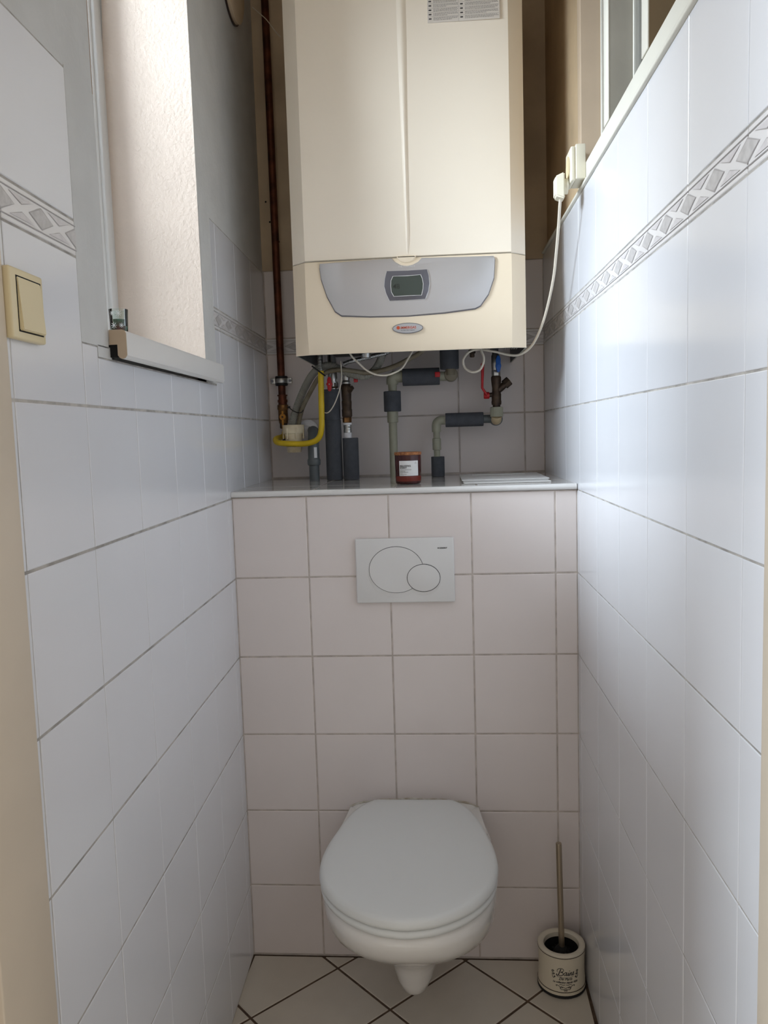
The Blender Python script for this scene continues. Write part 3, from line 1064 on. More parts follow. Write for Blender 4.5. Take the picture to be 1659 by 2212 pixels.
# control panel
def pt(z): return z
yp = YF - .013
out = [(0.173, 0.075, 1.759), (0.253, 0.075, 1.762), (0.351, 0.075, 1.764), (0.359, 0.075, 1.755), (0.373, 0.075, 1.747), (0.388, 0.075, 1.744), (0.402, 0.075, 1.747), (0.415, 0.075, 1.753), (0.424, 0.075, 1.762), (0.524, 0.075, 1.76), (0.598, 0.075, 1.759), (0.601, 0.075, 1.752), (0.598, 0.075, 1.707), (0.584, 0.075, 1.669), (0.564, 0.075, 1.642), (0.551, 0.075, 1.636), (0.476, 0.075, 1.629), (0.385, 0.075, 1.625), (0.294, 0.075, 1.627), (0.223, 0.075, 1.632), (0.207, 0.075, 1.643), (0.188, 0.075, 1.68), (0.175, 0.075, 1.722), (0.172, 0.075, 1.75)]
mb = MB()
mb.prism([(p[0], p[2]) for p in out], 'y', yp, YF - .004, 'panel_silver', .0022)
mb.prism([(.385 + (p[0] - .385) * 1.004, 1.70 + (p[2] - 1.70) * 1.004 - .002) for p in out], 'y', YF - .010, YF - .002, 'bezel', .001)
cp = mb.build('control_panel', B, angle=30)
bz = [(0.338, 0.07, 1.733), (0.389, 0.07, 1.732), (0.436, 0.07, 1.733), (0.44, 0.07, 1.717), (0.441, 0.07, 1.699), (0.438, 0.07, 1.682), (0.43, 0.07, 1.663), (0.387, 0.07, 1.662), (0.343, 0.07, 1.662), (0.335, 0.07, 1.68), (0.331, 0.07, 1.697), (0.333, 0.07, 1.715)]
ib = [(0.352, 0.07, 1.721), (0.388, 0.07, 1.721), (0.421, 0.07, 1.722), (0.425, 0.07, 1.712), (0.427, 0.07, 1.7), (0.426, 0.07, 1.687), (0.422, 0.07, 1.672), (0.387, 0.07, 1.672), (0.353, 0.07, 1.672), (0.347, 0.07, 1.683), (0.346, 0.07, 1.698), (0.347, 0.07, 1.711)]
mb = MB()
n = len(bz)
o3 = [(p[0], yp - .0035, p[2]) for p in bz]
i3 = [(p[0], yp - .0005, p[2]) for p in ib]
g3 = [(.386 + (p[0] - .386) * 1.03, yp + .001, 1.7015 + (p[2] - 1.7015) * 1.03) for p in bz]
mb.add(o3 + i3 + g3, [(k, (k + 1) % n, n + (k + 1) % n, n + k) for k in range(n)], 'bezel')
mb.add(o3 + g3, [(k, (k + 1) % n, n + (k + 1) % n, n + k) for k in range(n)], 'chrome_line')
be = mb.build('display_bezel', cp, angle=20)
def outline(mb, ps, y, w, m):
    c = Vector((sum(p[0] for p in ps) / len(ps), sum(p[2] for p in ps) / len(ps)))
    vs = []
    for p in ps:
        d = Vector((p[0], p[2])) - c
        k = (d.length - w) / d.length
        vs += [(p[0], y, p[2]), (c.x + d.x * k, y, c.y + d.y * k)]
    n = len(ps)
    mb.add(vs, [(2 * k, 2 * ((k + 1) % n), 2 * ((k + 1) % n) + 1, 2 * k + 1) for k in range(n)], m)
mb = MB()
outline(mb, ib, yp - .0012, .0014, 'chrome_line')
mb.add([(p[0], yp - .0008, p[2]) for p in ib], [tuple(range(n))], 'lcd')
ds = mb.build('display', cp, keep=True)
text('digits', '48', (.352, yp - .0013, 1.6905), (1, 0, 0), (0, 0, 1), .017, 'lcd_ink', cp)
text('lettering', 'THE MODULE B', (.3865, yp - .0004, 1.7412), (1, 0, 0), (0, 0, 1), .0058, 'chrome_line', cp, align='CENTER')
# oval badge
bcx, bcz = .3852, 1.5955
mb = MB()
fnb = None
mb.prism(circ(bcx, bcz, .0377, .0128), 'y', YF - .0075, YF - .0005, 'bezel')
mb.prism(circ(bcx, bcz, .0363, .0115), 'y', YF - .0085, YF - .0060, 'badge', .0004)
bd = mb.build('badge', B)
mb = MB()
mb.prism(circ(bcx - .0235, bcz + .0015, .0042, .0042, n=24), 'y', YF - .0088, YF - .0084, 'ink_orange')
mb.build('flame_emblem', bd)
text('lettering', 'iMMERGAS', (bcx - .0178, YF - .0088, bcz - .0015), (1, 0, 0), (0, 0, 1), .0085, 'ink_orange', bd, bold=.00015, sx=.93, spacing=1.04)
text('lettering', 'VICTRIX ZEUS Superior', (bcx, YF - .0088, bcz - .0062), (1, 0, 0), (0, 0, 1), .0036, 'ink_dark', bd, align='CENTER', sx=.95)
# multilingual sticker near the top of the frame
mb = MB()
lx0, lx1, lz0, lz1 = .452, .622, 2.306, 2.40
YS = YF - .0050
mb.box((lx0, YS - .0003, lz0), (lx1, YF - .0035, lz1), 'sticker')
st = mb.build('instruction_sticker', B)
mb = MB()
rs = random.Random(9)
xm = lx0 + .0735
rowh = .0098
for col, (xa, xb) in enumerate(((lx0 + .001, xm), (xm + .002, lx1 - .002))):
    for rrow in range(9):
        zt = lz0 + .004 + rrow * rowh
        mb.box((xa, YS - .0005, zt + rowh - .0010), (xb, YS - .0003, zt + rowh - .0006), 'ink_grey')
        mb.box((xa + .002, YS - .0005, zt + .0030), (xa + .0085, YS - .0003, zt + .0060), 'ink_dark')
        for ln in range(3):
            x = xa + .013
            lim = xb - (rs.uniform(0, .03) if ln == 0 else .001)
            while x < lim - .002:
                w = min(rs.uniform(.002, .006), lim - x)
                mb.box((x, YS - .0005, zt + .0010 + ln * .0025), (x + w, YS - .0003, zt + .0022 + ln * .0025), 'ink_grey')
                x += w + .0008
mb.box((xm, YS - .0005, lz0), (xm + .0005, YS - .0003, lz1), 'ink_grey')
mb.build('sticker_print', st)

# ================================================================ PIPES AND FITTINGS
def Pz(p, dz): return (p[0], p[1], p[2] + dz)
# --- copper gas pipe
xc, yc = -.0230, .522
g = thing('copper_gas_pipe', 'tall dark copper gas pipe running down the rear wall left of the boiler', 'pipe', (xc, yc, 1.47))
mb = MB()
mb.tube([(xc - .002, yc, 2.70), (xc - .001, yc, 2.2), (xc, yc, 1.452)], .0112, 'copper', 20, smooth=False)
mb.build('pipe', g)
mb = MB()
mb.tube([(-0.059, 0.505, 2.585), (-0.039, 0.503, 2.567), (-0.018, 0.5, 2.546), (0.001, 0.5, 2.52), (0.013, 0.503, 2.505), (0.02, 0.51, 2.5)], .0013, 'cable_white', 8)
tag(mb.build('thin_wire'), 'thin pale wire crossing in front of the copper pipe at the top left', 'wire')
# clamp
cl = thing('pipe_clamp', 'black rubber lined steel clamp with two screws holding the copper pipe', 'pipe clamp', (-0.02, 0.53, 1.508))
cz = (-0.018, 0.52, 1.508)[2]
mb = MB()
mb.lathe([(.0175, cz - .0145), (.0190, cz - .0125), (.0190, cz + .0125), (.0175, cz + .0145), (.0115, cz + .0145), (.0115, cz - .0145)], 'black_rubber', (xc, yc, 0), seg=28)
mb.build('rubber_lining', cl)
mb = MB()
mb.lathe([(.0185, cz - .0075), (.0196, cz - .006), (.0196, cz + .006), (.0185, cz + .0075)], 'steel', (xc, yc, 0), seg=28)
mb.build('steel_band', cl)
for s_ in (-1, 1):
    mb = MB()
    mb.box((xc + s_ * .0255 - .0075, yc - .006, cz - .009), (xc + s_ * .0255 + .0075, yc + .004, cz + .009), 'steel', .0018)
    e = mb.build('clamp_ear', cl)
    mb = MB()
    mb.lathe([(0, -.009), (.0038, -.0088), (.0042, -.006)], 'bezel', (xc + s_ * .0275, yc, cz), 'y', 16)
    mb.build('screw', e)
# gas valve
v = thing('gas_valve', 'tarnished brass gas valve with amber lever below the copper pipe', 'valve', (-0.023, 0.52, 1.4))
def zz(y, Y=.52): return y
def col(mb, ys, rs_, m, x, y, hexa=False, seg=20):
    mb.lathe([(r, z) for z, r in zip(ys, rs_)], m, (x, y, 0), seg=seg, hexa=hexa)
mb = MB()
z1_ = (-0.02, 0.52, 1.463)[2]; z2_ = (-0.022, 0.52, 1.431)[2]; z3_ = (-0.024, 0.52, 1.383)[2]; z4_ = (-0.026, 0.52, 1.339)[2]
xv = xc + .0008
col(mb, [z1_ + .003, z1_ + .003, z1_ - .001, z1_ - .001, z1_ - .012, z1_ - .012, z2_ + .012, z2_ + .012, z2_ + .004], [.0112, .0155, .0155, .0125, .0125, .0152, .0152, .0135, .0135], 'copper', xv, yc)
col(mb, [z2_ + .006, z2_ + .004, z2_ - .008, z2_ - .012, z3_ + .01, z3_ - .004], [.0125, .0165, .0168, .0145, .0150, .0130], 'brass', xv, yc)
col(mb, [z3_ + .002, z3_ - .002, z3_ - .018, z3_ - .020], [.0105, .0118, .0118, .0095], 'bronze', xv, yc, hexa=True)
col(mb, [z3_ - .018, z4_ - .012], [.0075, .0085], 'bronze', xv + .003, yc)
mb.build('valve_body', v)
mb = MB()
lzc = (-0.019, 0.49, 1.398)
mb.lathe([(0, -.030), (.0085, -.030), (.0095, -.028), (.0095, -.023), (.0055, -.022), (.0055, 0)], 'amber', (lzc[0], yc, lzc[2]), 'y', 24)
mb.lathe([(0, -.0315), (.003, -.0315), (.003, -.029)], 'bronze', (lzc[0], yc, lzc[2]), 'y', 12)
mb.box((lzc[0] - .0028, yc - .028, lzc[2] - .038), (lzc[0] + .0028, yc - .024, lzc[2] - .004), 'amber', .001)
mb.box((lzc[0] - .0028, yc - .028, lzc[2] + .004), (lzc[0] + .0028, yc - .024, lzc[2] + .018), 'amber', .001)
mb.build('lever', v)

# --- yellow gas hose
yh = thing('gas_hose', 'yellow gas hose looping under the drain funnel up to the boiler', 'hose', (0.12, 0.36, 1.458))
mb = MB()
pts = [(0.126, 0.345, 1.52), (0.125, 0.345, 1.483), (0.124, 0.345, 1.431), (0.123, 0.346, 1.385), (0.121, 0.348, 1.359), (0.115, 0.352, 1.338), (0.103, 0.358, 1.325), (0.081, 0.365, 1.318), (0.056, 0.37, 1.316), (0.029, 0.372, 1.317), (0.003, 0.38, 1.319), (-0.017, 0.395, 1.322), (-0.028, 0.42, 1.329), (-0.03, 0.45, 1.334), (-0.026, 0.48, 1.336), (-0.02, 0.508, 1.342), (-0.018, 0.515, 1.354)]
mb.tube(pts, .0083, 'yellow', 20, step=.0035)
hb = mb.build('yellow_sleeve', yh)
mb = MB()
mb.tube([(0.125, 0.345, 1.577), (0.123, 0.345, 1.56), (0.124, 0.345, 1.541), (0.126, 0.345, 1.518)], .0060, 'steel', 16, step=.0006, corr=(.0043, .18))
mb.build('steel_corrugation', yh)
text('lettering', 'DANDUFLEX  G 1/2  EN 14800', (0, 0, 0), (1, 0, 0), (0, 0, 1), .0052, 'ink_dark', yh, wrap=lambda x, y: Vector(((0.134, 0.34, 1.502)[0] - .0005 + y * .75, .3395 - .0022 + y * .35, (0.134, 0.34, 1.502)[2] - x)))
text('lettering', 'DANDUFLEX  G 1/2', (0, 0, 0), (1, 0, 0), (0, 0, 1), .0050, 'ink_dark', yh, wrap=lambda x, y: Vector(((0.015, 0.37, 1.309)[0] + x, .3655 - y * .4 + .0, (0.015, 0.37, 1.309)[2] - .0012 + y * .9)))

# --- drain funnel
fc = (0.026, 0.425, 1.372)
fb = (0.023, 0.425, 1.291)
F_ = thing('drain_funnel', 'cream plastic drain funnel catching two hoses below the boiler', 'funnel', (fc[0], .425, fb[2]))
mb = MB()
zt, zb = fc[2], fb[2]
zs = (0.025, 0.425, 1.347)[2]
mb.lathe([(.017, zb + .001), (.0195, zb), (.0212, zb + .004), (.0268, zs - .001), (.0300, zs), (.0312, zs + .004), (.0322, zt - .001), (.0312, zt), (.0285, zt - .001), (.0275, zs), (.019, zb + .01), (0, zb + .01)], 'funnel', (fc[0], .425, 0), seg=32)
mb.build('cup', F_)
for a in (-2.05, -1.15, -.2, 3.3):
    mb = MB()
    x, y = fc[0] + .0305 * math.cos(a), .425 + .0305 * math.sin(a)
    mb.box((x - .0018, y - .0025, zs - .016), (x + .0018, y + .0015, zs + .016), 'funnel', .0008)
    mb.build('rib', F_)
# --- white rosette on the waste pipe
wp = thing('waste_pipe', 'grey plastic waste pipe with white rosette rising from the ledge beside the funnel', 'pipe', (0.083, 0.4, 1.208))
dc = (0.05, 0.45, 1.353)
mb = MB()
mb.lathe([(.022, .004), (.030, .0045), (.0335, 0), (.0335, -.002), (.029, -.006), (.016, -.010), (.016, -.004)], 'white_soft', (dc[0] + .013, .467, dc[2]), 'y', 36, T=Matrix.Rotation(R(-12), 3, 'Z'))
mb.build('rosette', wp)
mb = MB()
px = .0862
yw = .408
zk = (0.084, 0.408, 1.253)[2]; zk2 = (0.085, 0.408, 1.268)[2]; zk3 = (0.082, 0.408, 1.313)[2]
mb.lathe([(.0148, ZC - .002), (.0148, zk)], 'pvc_grey', (px, yw, 0), seg=28)
mb.lathe([(.0150, zk - .002), (.0185, zk), (.0195, zk + .004), (.0195, zk2 - .002), (.0185, zk2 + .002), (.0170, zk2 + .004), (.0168, zk3 - .01)], 'pvc_grey', (px, yw, 0), seg=28)
mb.build('lower_pipe', wp)
mb = MB()
mb.tube([(px, yw, zk3 - .012), (px, yw + .003, zk3 + .006), (px - .002, yw + .022, zk3 + .026), (px - .008, yw + .056, zk3 + .040), (dc[0] + .016, .500, dc[2] + .004), (dc[0], .553, dc[2])], .0165, 'pvc_grey', 24, step=.006)
mb.build('elbow', wp)
mb = MB()
la, lb2 = (0.094, 0.39, 1.305)[2], (0.097, 0.39, 1.274)[2]
vs = []
for i in range(7):
    a = -1.35 + i * .09
    for z in (lb2, la):
        vs.append((px + .01705 * math.cos(a), yw + .01705 * math.sin(a), z))
mb.add(vs, [(2 * i, 2 * i + 2, 2 * i + 3, 2 * i + 1) for i in range(6)], 'label_paper')
sl = mb.build('pipe_sticker', wp, keep=True)

# --- drain hoses
h1 = MB()
h1.tube([(0.021, 0.425, 1.362), (0.026, 0.43, 1.39), (0.036, 0.435, 1.421), (0.05, 0.435, 1.454), (0.068, 0.43, 1.487), (0.092, 0.405, 1.515), (0.119, 0.385, 1.533), (0.15, 0.376, 1.536), (0.181, 0.376, 1.523), (0.217, 0.376, 1.508), (0.247, 0.378, 1.504), (0.271, 0.38, 1.516), (0.289, 0.38, 1.539), (0.3, 0.37, 1.563), (0.304, 0.36, 1.581)], .0108, 'hose_grey', 18, step=.0006, corr=(.0034, .045))
tag(h1.build('corrugated_drain_hose'), 'grey corrugated drain hose curving from the funnel up under the boiler', 'hose')
h2 = MB()
h2.tube([(0.039, 0.432, 1.366), (0.045, 0.428, 1.389), (0.056, 0.42, 1.42), (0.073, 0.408, 1.448), (0.092, 0.395, 1.476), (0.112, 0.378, 1.501), (0.136, 0.364, 1.516), (0.16, 0.356, 1.521), (0.186, 0.356, 1.522), (0.219, 0.356, 1.517), (0.258, 0.358, 1.511), (0.298, 0.362, 1.517), (0.34, 0.36, 1.529), (0.377, 0.355, 1.546), (0.404, 0.345, 1.558), (0.421, 0.34, 1.572)], .0066, 'hose_dirty', 16, step=.004)
tag(h2.build('smooth_drain_hose'), 'smooth grey brown hose arching across below the boiler beside the corrugated one', 'hose')
mb = MB()
ct = (0.036, 0.42, 1.415)
pts = [(0.016, 0.418, 1.424), (0.03, 0.408, 1.413), (0.045, 0.4, 1.407), (0.056, 0.4, 1.407), (0.061, 0.405, 1.414)]
mb.tube(pts, .0014, 'black_rubber', 8)
mb.lathe([(.003, -.004), (.003, .004)], 'black_rubber', pts[0], 'x', 10)
tag(mb.build('cable_tie'), 'black cable tie binding the two drain hoses just above the funnel', 'cable tie')
mb = MB()
mb.tube([(0.104, 0.325, 1.533), (0.141, 0.325, 1.504)], .0022, 'black_rubber', 8, smooth=False)
tag(mb.build('support_strap'), 'short slanted black strap in front of the top of the yellow hose', 'strap')
mb = MB()
mb.tube([(0.193, 0.33, 1.535), (0.212, 0.33, 1.542), (0.25, 0.32, 1.548), (0.286, 0.31, 1.554), (0.316, 0.3, 1.559), (0.336, 0.3, 1.571)], .0060, 'steel', 16, step=.0006, corr=(.0042, .14))
tag(mb.build('steel_braided_hose'), 'short corrugated steel hose under the boiler bottom', 'hose')
mb = MB()
mb.tube([(0.222, 0.2, 1.559), (0.233, 0.2, 1.541), (0.249, 0.2, 1.525), (0.269, 0.2, 1.506), (0.293, 0.2, 1.494), (0.318, 0.2, 1.491), (0.342, 0.2, 1.497), (0.362, 0.21, 1.509), (0.376, 0.22, 1.53), (0.391, 0.23, 1.555)], .0026, 'cable_white', 12, step=.004)
tag(mb.build('hanging_cable'), 'thick white cable sagging in a loop below the middle of the boiler', 'cable')
mb = MB()
mb.tube([(0.185, 0.33, 1.544), (0.186, 0.33, 1.525), (0.186, 0.33, 1.499), (0.181, 0.335, 1.474), (0.173, 0.34, 1.451), (0.161, 0.345, 1.426), (0.149, 0.35, 1.409), (0.138, 0.355, 1.402), (0.126, 0.365, 1.404)], .0017, 'cable_white', 10, step=.004)
tag(mb.build('sensor_cable'), 'thin white cable hanging in front of the left foam insulated pipe', 'cable')

# --- insulated heating pipes at the left
I1 = thing('insulated_heating_pipe', 'thick grey foam insulated pipe with red butterfly valve, nearest the yellow hose', 'pipe', (.146, .41, ZC))
x1, y1 = .1455, .415
mb = MB()
za = (0.145, 0.415, 1.382)[2]; zb_ = (0.149, 0.415, 1.471)[2]
mb.lathe([(.020, ZC), (.0238, ZC + .001), (.0238, za - .0012), (.0230, za)], 'foam', (x1, y1, 0), seg=32)
mb.lathe([(.0230, za + .0003), (.0238, za + .0012), (.0238, zb_ - .001), (.022, zb_)], 'foam', (x1 - .001, y1, 0), seg=32)
mb.build('foam_sleeve', I1)
mb = MB()
col(mb, [zb_ - .002, zb_ + .008, zb_ + .008, zb_ + .022, zb_ + .022, zb_ + .03, zb_ + .03, zb_ + .05, 1.596], [.011, .011, .0145, .0145, .011, .012, .0135, .0135, .009], 'steel', x1 + .004, y1)
col(mb, [zb_ + .003, zb_ + .006, zb_ + .018, zb_ + .020], [.0130, .0155, .0155, .0130], 'bronze', x1 + .004, y1, hexa=True)
mb.build('ball_valve', I1)
rv = (0.145, 0.37, 1.484)
mb = MB()
pl_ = []
for k in range(28):
    a = 2 * PI * k / 28
    rr = .0055 + .0155 * abs(math.cos(a)) ** 6 + .0035 * abs(math.sin(a)) ** 3
    pl_.append((rv[0] + rr * math.sin(a) * 1.0, rv[2] + rr * math.cos(a)))
mb.prism(pl_, 'y', .370, .376, 'red', .0012)
mb.lathe([(0, -.0015), (.0018, -.0012), (.0018, 0)], 'steel', (rv[0], .370, rv[2]), 'y', 10)
mb.lathe([(.004, 0), (.004, .04)], 'steel', (rv[0], .376, rv[2]), 'y', 12)
mb.build('butterfly_handle', I1)

I2 = thing('insulated_return_pipe', 'shorter foam insulated pipe topped by steel, brass and dark bronze fittings', 'pipe', (.193, .41, ZC))
x2 = .1945
zt2 = (0.193, 0.41, 1.329)[2]
mb = MB()
mb.lathe([(.020, ZC), (.0232, ZC + .001), (.0232, zt2 - .001), (.0215, zt2)], 'foam', (x2 + .001, .41, 0), seg=32)
mb.build('foam_sleeve', I2)
xq = (0.189, 0.41, 1.351)[0]
def zq(v): return 1.207 + (zt2 - 1.207) * (1037 - v) / (1037 - 946)
mb = MB()
col(mb, [zq(950), zq(934)], [.0115, .0115], 'white_soft', xq, .41)
mb.build('white_pipe_end', I2)
mb = MB()
col(mb, [zq(918), zq(917.5), zq(914), zq(913)], [.012, .0132, .0132, .012], 'white_soft', xq - .001, .41)
mb.build('white_collar', I2)
mb = MB()
col(mb, [zq(935), zq(934), zq(929), zq(928), zq(923), zq(922), zq(918)], [.011, .0122, .0122, .0115, .0115, .0122, .0120], 'steel', xq, .41)
mb.build('press_sleeve', I2)
mb = MB()
col(mb, [zq(913), zq(912), zq(902), zq(900)], [.0112, .0130, .0130, .0115], 'brass', xq - .001, .41, hexa=True)
mb.build('brass_nut', I2)
mb = MB()
col(mb, [zq(902), zq(899), zq(885), zq(883), zq(868), zq(864), zq(845), zq(836), zq(831), zq(829)], [.0120, .0150, .0152, .0140, .0148, .0135, .0150, .0165, .0140, .010], 'bronze', xq - .0005, .41)
mb.tube([(xq, .41, zq(850)), (xq + .015, .40, zq(836))], .0105, 'bronze', 16, smooth=False)
col(mb, [zq(831), zq(826), zq(822), zq(816), zq(800)], [.0105, .0125, .0100, .0125, .0090], 'steel', xq, .41)
mb.build('strainer_body', I2)
mb = MB()
rk = (0.219, 0.4, 1.493)
mb.box((rk[0] - .006, .392, rk[2] - .005), (rk[0] + .0055, .402, rk[2] + .0055), 'red', .0015)
mb.tube([(rk[0] - .002, .398, rk[2] - .004), (xq + .006, .405, zq(838))], .0012, 'steel', 8, smooth=False)
mb.build('red_tap', I2)

# --- middle plastic pipe
I3 = thing('plastic_supply_pipe', 'beige grey plastic pipe with elbow and foam sleeves rising behind the candle', 'pipe', (.335, .44, ZC))
ym = .44
def ax(u, v, yy=ym): return None
pA = (0.317, 0.44, 1.21); pB = (0.321, 0.44, 1.37); pC = (0.322, 0.44, 1.402); pD = (0.324, 0.44, 1.461); pE = (0.332, 0.44, 1.481); pF = (0.335, 0.44, 1.502); pG = (0.354, 0.44, 1.502)
xm_ = (pA[0] + pC[0]) / 2
mb = MB()
mb.lathe([(.0122, ZC), (.0122, pB[2] + .004)], 'pp_grey', (xm_, ym, 0), seg=24)
mb.lathe([(.0150, pB[2]), (.0162, pB[2] + .001), (.0162, pC[2] + .004)], 'pp_grey', (xm_, ym, 0), seg=24)
mb.build('riser', I3)
mb = MB()
mb.lathe([(.0235, pC[2]), (.0252, pC[2] + .001), (.0252, pD[2] - .001), (.0238, pD[2])], 'foam', (xm_ + .0005, ym, 0), seg=32)
mb.build('foam_sleeve', I3)
mb = MB()
mb.lathe([(.0120, pD[2] - .01), (.0130, pE[2]), (.0165, pE[2] + .001), (.0172, pE[2] + .004)], 'pp_grey', (xm_ + .002, ym, 0), seg=24)
ez = pF[2]
mb.tube([(xm_ + .002, ym, pE[2]), (xm_ + .002, ym, ez - .010), (xm_ + .004, ym, ez - .002), (xm_ + .011, ym, ez + .001), (xm_ + .020, ym, ez + .001), (xm_ + .032, ym, ez + .001)], .0172, 'pp_grey', 24, step=.003)
mb.build('elbow', I3)
hs, he = (0.352, 0.44, 1.501), (0.46, 0.44, 1.499)
mb = MB()
T_ = Matrix.Identity(3)
mb.lathe([(.0235, hs[0]), (.0250, hs[0] + .001), (.0250, he[0] - .001), (.0235, he[0])], 'foam', (0, ym, (hs[2] + he[2]) / 2), 'x', 32)
mb.build('foam_sleeve', I3)
ec = (0.493, 0.42, 1.503)
zh = (hs[2] + he[2]) / 2
mb = MB()
mb.tube([(he[0] - .005, ym, zh), (ec[0] - .004, ym, zh - .001)], .0135, 'pp_grey', 20, smooth=False)
mb.lathe([(.0185, .02), (.0200, .018), (.0200, -.012), (.0180, -.016), (.0135, -.017)], 'hose_dirty', (ec[0], ym, ec[2]), 'y', 28)
mb.tube([(ec[0] - .001, ym - .012, ec[2] - .002), (ec[0] - .001, ym - .012, ec[2] + .03)], .0135, 'hose_dirty', 20, smooth=False)
mb.build('elbow', I3)
sA, sB = (0.489, 0.4, 1.518), (0.49, 0.4, 1.584)
mb = MB()
mb.lathe([(.0255, sA[2]), (.0272, sA[2] + .001), (.0272, 1.596)], 'foam', (sA[0], .425, 0), seg=32)
mb.build('foam_sleeve', I3)
mb = MB()
rq = (0.454, 0.41, 1.503)
mb.box((rq[0] - .0075, .408, rq[2] - .0075), (rq[0] + .0075, .414, rq[2] + .0075), 'red', .002)
mb.build('red_tap', I3)

# --- right plastic pipe with filling valve
I4 = thing('cold_water_pipe', 'beige grey plastic pipe with foam sleeves bending right to the dark strainer valve', 'pipe', (.449, .45, ZC))
yr = .45
a0 = (0.449, 0.45, 1.266); a1 = (0.447, 0.45, 1.285); a2 = (0.448, 0.45, 1.319); a3 = (0.447, 0.45, 1.34); a4 = (0.453, 0.45, 1.372)
xr_ = (0.449, 0.45, 1.247)[0]
mb = MB()
mb.lathe([(.0180, ZC), (.0196, ZC + .001), (.0196, a0[2] - .001), (.0180, a0[2])], 'foam', (xr_, yr, 0), seg=28)
mb.build('foam_sleeve', I4)
mb = MB()
xx = xr_ - .002
mb.lathe([(.0092, a0[2] - .005), (.0092, a1[2]), (.0122, a1[2] + .001), (.0126, a1[2] + .003), (.0126, a2[2] - .003), (.0122, a2[2]), (.0095, a2[2] + .001), (.0095, a3[2])], 'pp_grey', (xx, yr, 0), seg=24)
mb.build('riser', I4)
mb = MB()
ez = (0.471, 0.45, 1.372)[2]
mb.tube([(xx, yr, a3[2] - .001), (xx, yr, ez - .016), (xx + .003, yr, ez - .006), (xx + .012, yr, ez), (xx + .026, yr, ez + .0005)], .0132, 'pp_grey', 24, step=.003)
mb.build('elbow', I4)
s0, s1 = (0.474, 0.45, 1.372), (0.585, 0.45, 1.372)
mb = MB()
mb.lathe([(.0190, s0[0]), (.0205, s0[0] + .001), (.0205, s1[0] - .001), (.0190, s1[0])], 'foam', (0, yr, (s0[2] + s1[2]) / 2), 'x', 32)
mb.build('foam_sleeve', I4)
ec = (0.622, 0.43, 1.371)
mb = MB()
mb.tube([(s1[0] - .004, yr, (s0[2] + s1[2]) / 2), (ec[0] - .002, yr, ec[2] + .001)], .0120, 'pvc_grey', 20, smooth=False)
mb.lathe([(.0182, .02), (.0190, .018), (.0190, -.004), (.0182, -.006)], 'pvc_grey', (ec[0], yr, ec[2] - .0005), 'y', 28)
mb.build('elbow', I4)
un = (0.622, 0.42, 1.377); ut = (0.622, 0.42, 1.405)
mb = MB()
mb.tube([(ec[0], yr + .005, ec[2] - .002), (ec[0], yr - .015, ec[2] - .002), (ec[0], yr - .024, ec[2] + .004), (ec[0], yr - .027, un[2] + .002)], .0150, 'funnel', 24, step=.003)
mb.lathe([(.0172, un[2]), (.0180, un[2] + .001), (.0180, ut[2] - .001), (.0168, ut[2])], 'pp_grey', (ec[0], yr - .027, 0), seg=28)
for k in range(28):
    a = 2 * PI * k / 28
    x, y = ec[0] + .018 * math.cos(a), yr - .027 + .018 * math.sin(a)
    mb.box((x - .0006, y - .0006, un[2] + .002), (x + .0006, y + .0006, ut[2] - .002), 'pp_grey')
mb.build('union_nut', I4)

xs, ys_ = ec[0], yr - .027
SV = thing('strainer_valve', 'dark bronze Y strainer with blue handle and long red lever under the boiler', 'valve', (xs, ys_, ut[2]))
def zf(v): return (0.622, 0.42, 1.405)[2] + (879 - v) / 109.0 * ((0.625, 0.42, 1.549)[2] - (0.622, 0.42, 1.405)[2])
mb = MB()
col(mb, [zf(880), zf(874), zf(874), zf(868), zf(864), zf(852), zf(848), zf(838), zf(832), zf(820), zf(815), zf(812)], [.011, .011, .0138, .0145, .0135, .0140, .0125, .0120, .0130, .0145, .0145, .0125], 'bronze', xs, ys_)
tip = (0.661, 0.42, 1.48)
a_ = Vector((xs, ys_, zf(846))); b_ = Vector((tip[0], ys_, tip[2]))
d_ = (b_ - a_)
mb.tube([a_, a_ + d_ * .62], .0100, 'bronze', 18, smooth=False)
mb.tube([a_ + d_ * .60, a_ + d_ * .98], .0135, 'bronze', 8, smooth=False)
mb.build('strainer_body', SV)
mb = MB()
col(mb, [zf(813), zf(811), zf(800), zf(798)], [.0105, .0125, .0125, .0110], 'steel', xs, ys_, hexa=True)
col(mb, [zf(800), zf(785), zf(783), zf(768), zf(766), zf(748)], [.0110, .0125, .0125, .0118, .0095, .0085], 'steel', xs - .001, ys_)
mb.build('ball_valve', SV)
hb_ = (0.627, 0.385, 1.52)
mb = MB()
pl_ = []
for k in range(32):
    a = 2 * PI * k / 32
    c_, s_ = math.cos(a), math.sin(a)
    rr = .0085 + .0175 * max(0, c_) ** 8 + .0075 * max(0, -c_) ** 6
    pl_.append((hb_[0] + rr * s_ * .95, hb_[2] + rr * c_ * 1.15))
mb.prism(pl_, 'y', .388, .398, 'blue', .002)
mb.lathe([(0, -.002), (.004, -.0015), (.0045, 0)], 'blue', (hb_[0], .388, hb_[2]), 'y', 16)
mb.lathe([(.005, 0), (.005, .02)], 'steel', (hb_[0], .397, hb_[2]), 'y', 12)
mb.build('blue_handle', SV)
mb = MB()
r0, r1, r2 = (0.595, 0.41, 1.439), (0.581, 0.405, 1.46), (0.583, 0.405, 1.515)
mb.tube([(xs - .008, ys_, zf(852)), (r0[0] - .004, ys_ - .002, r0[2])], .0065, 'bronze', 16, smooth=False)
mb.lathe([(.0085, -.010), (.0098, -.008), (.0098, .004), (.0085, .006)], 'red', (r0[0] + .001, ys_, r0[2]), 'x', 20)
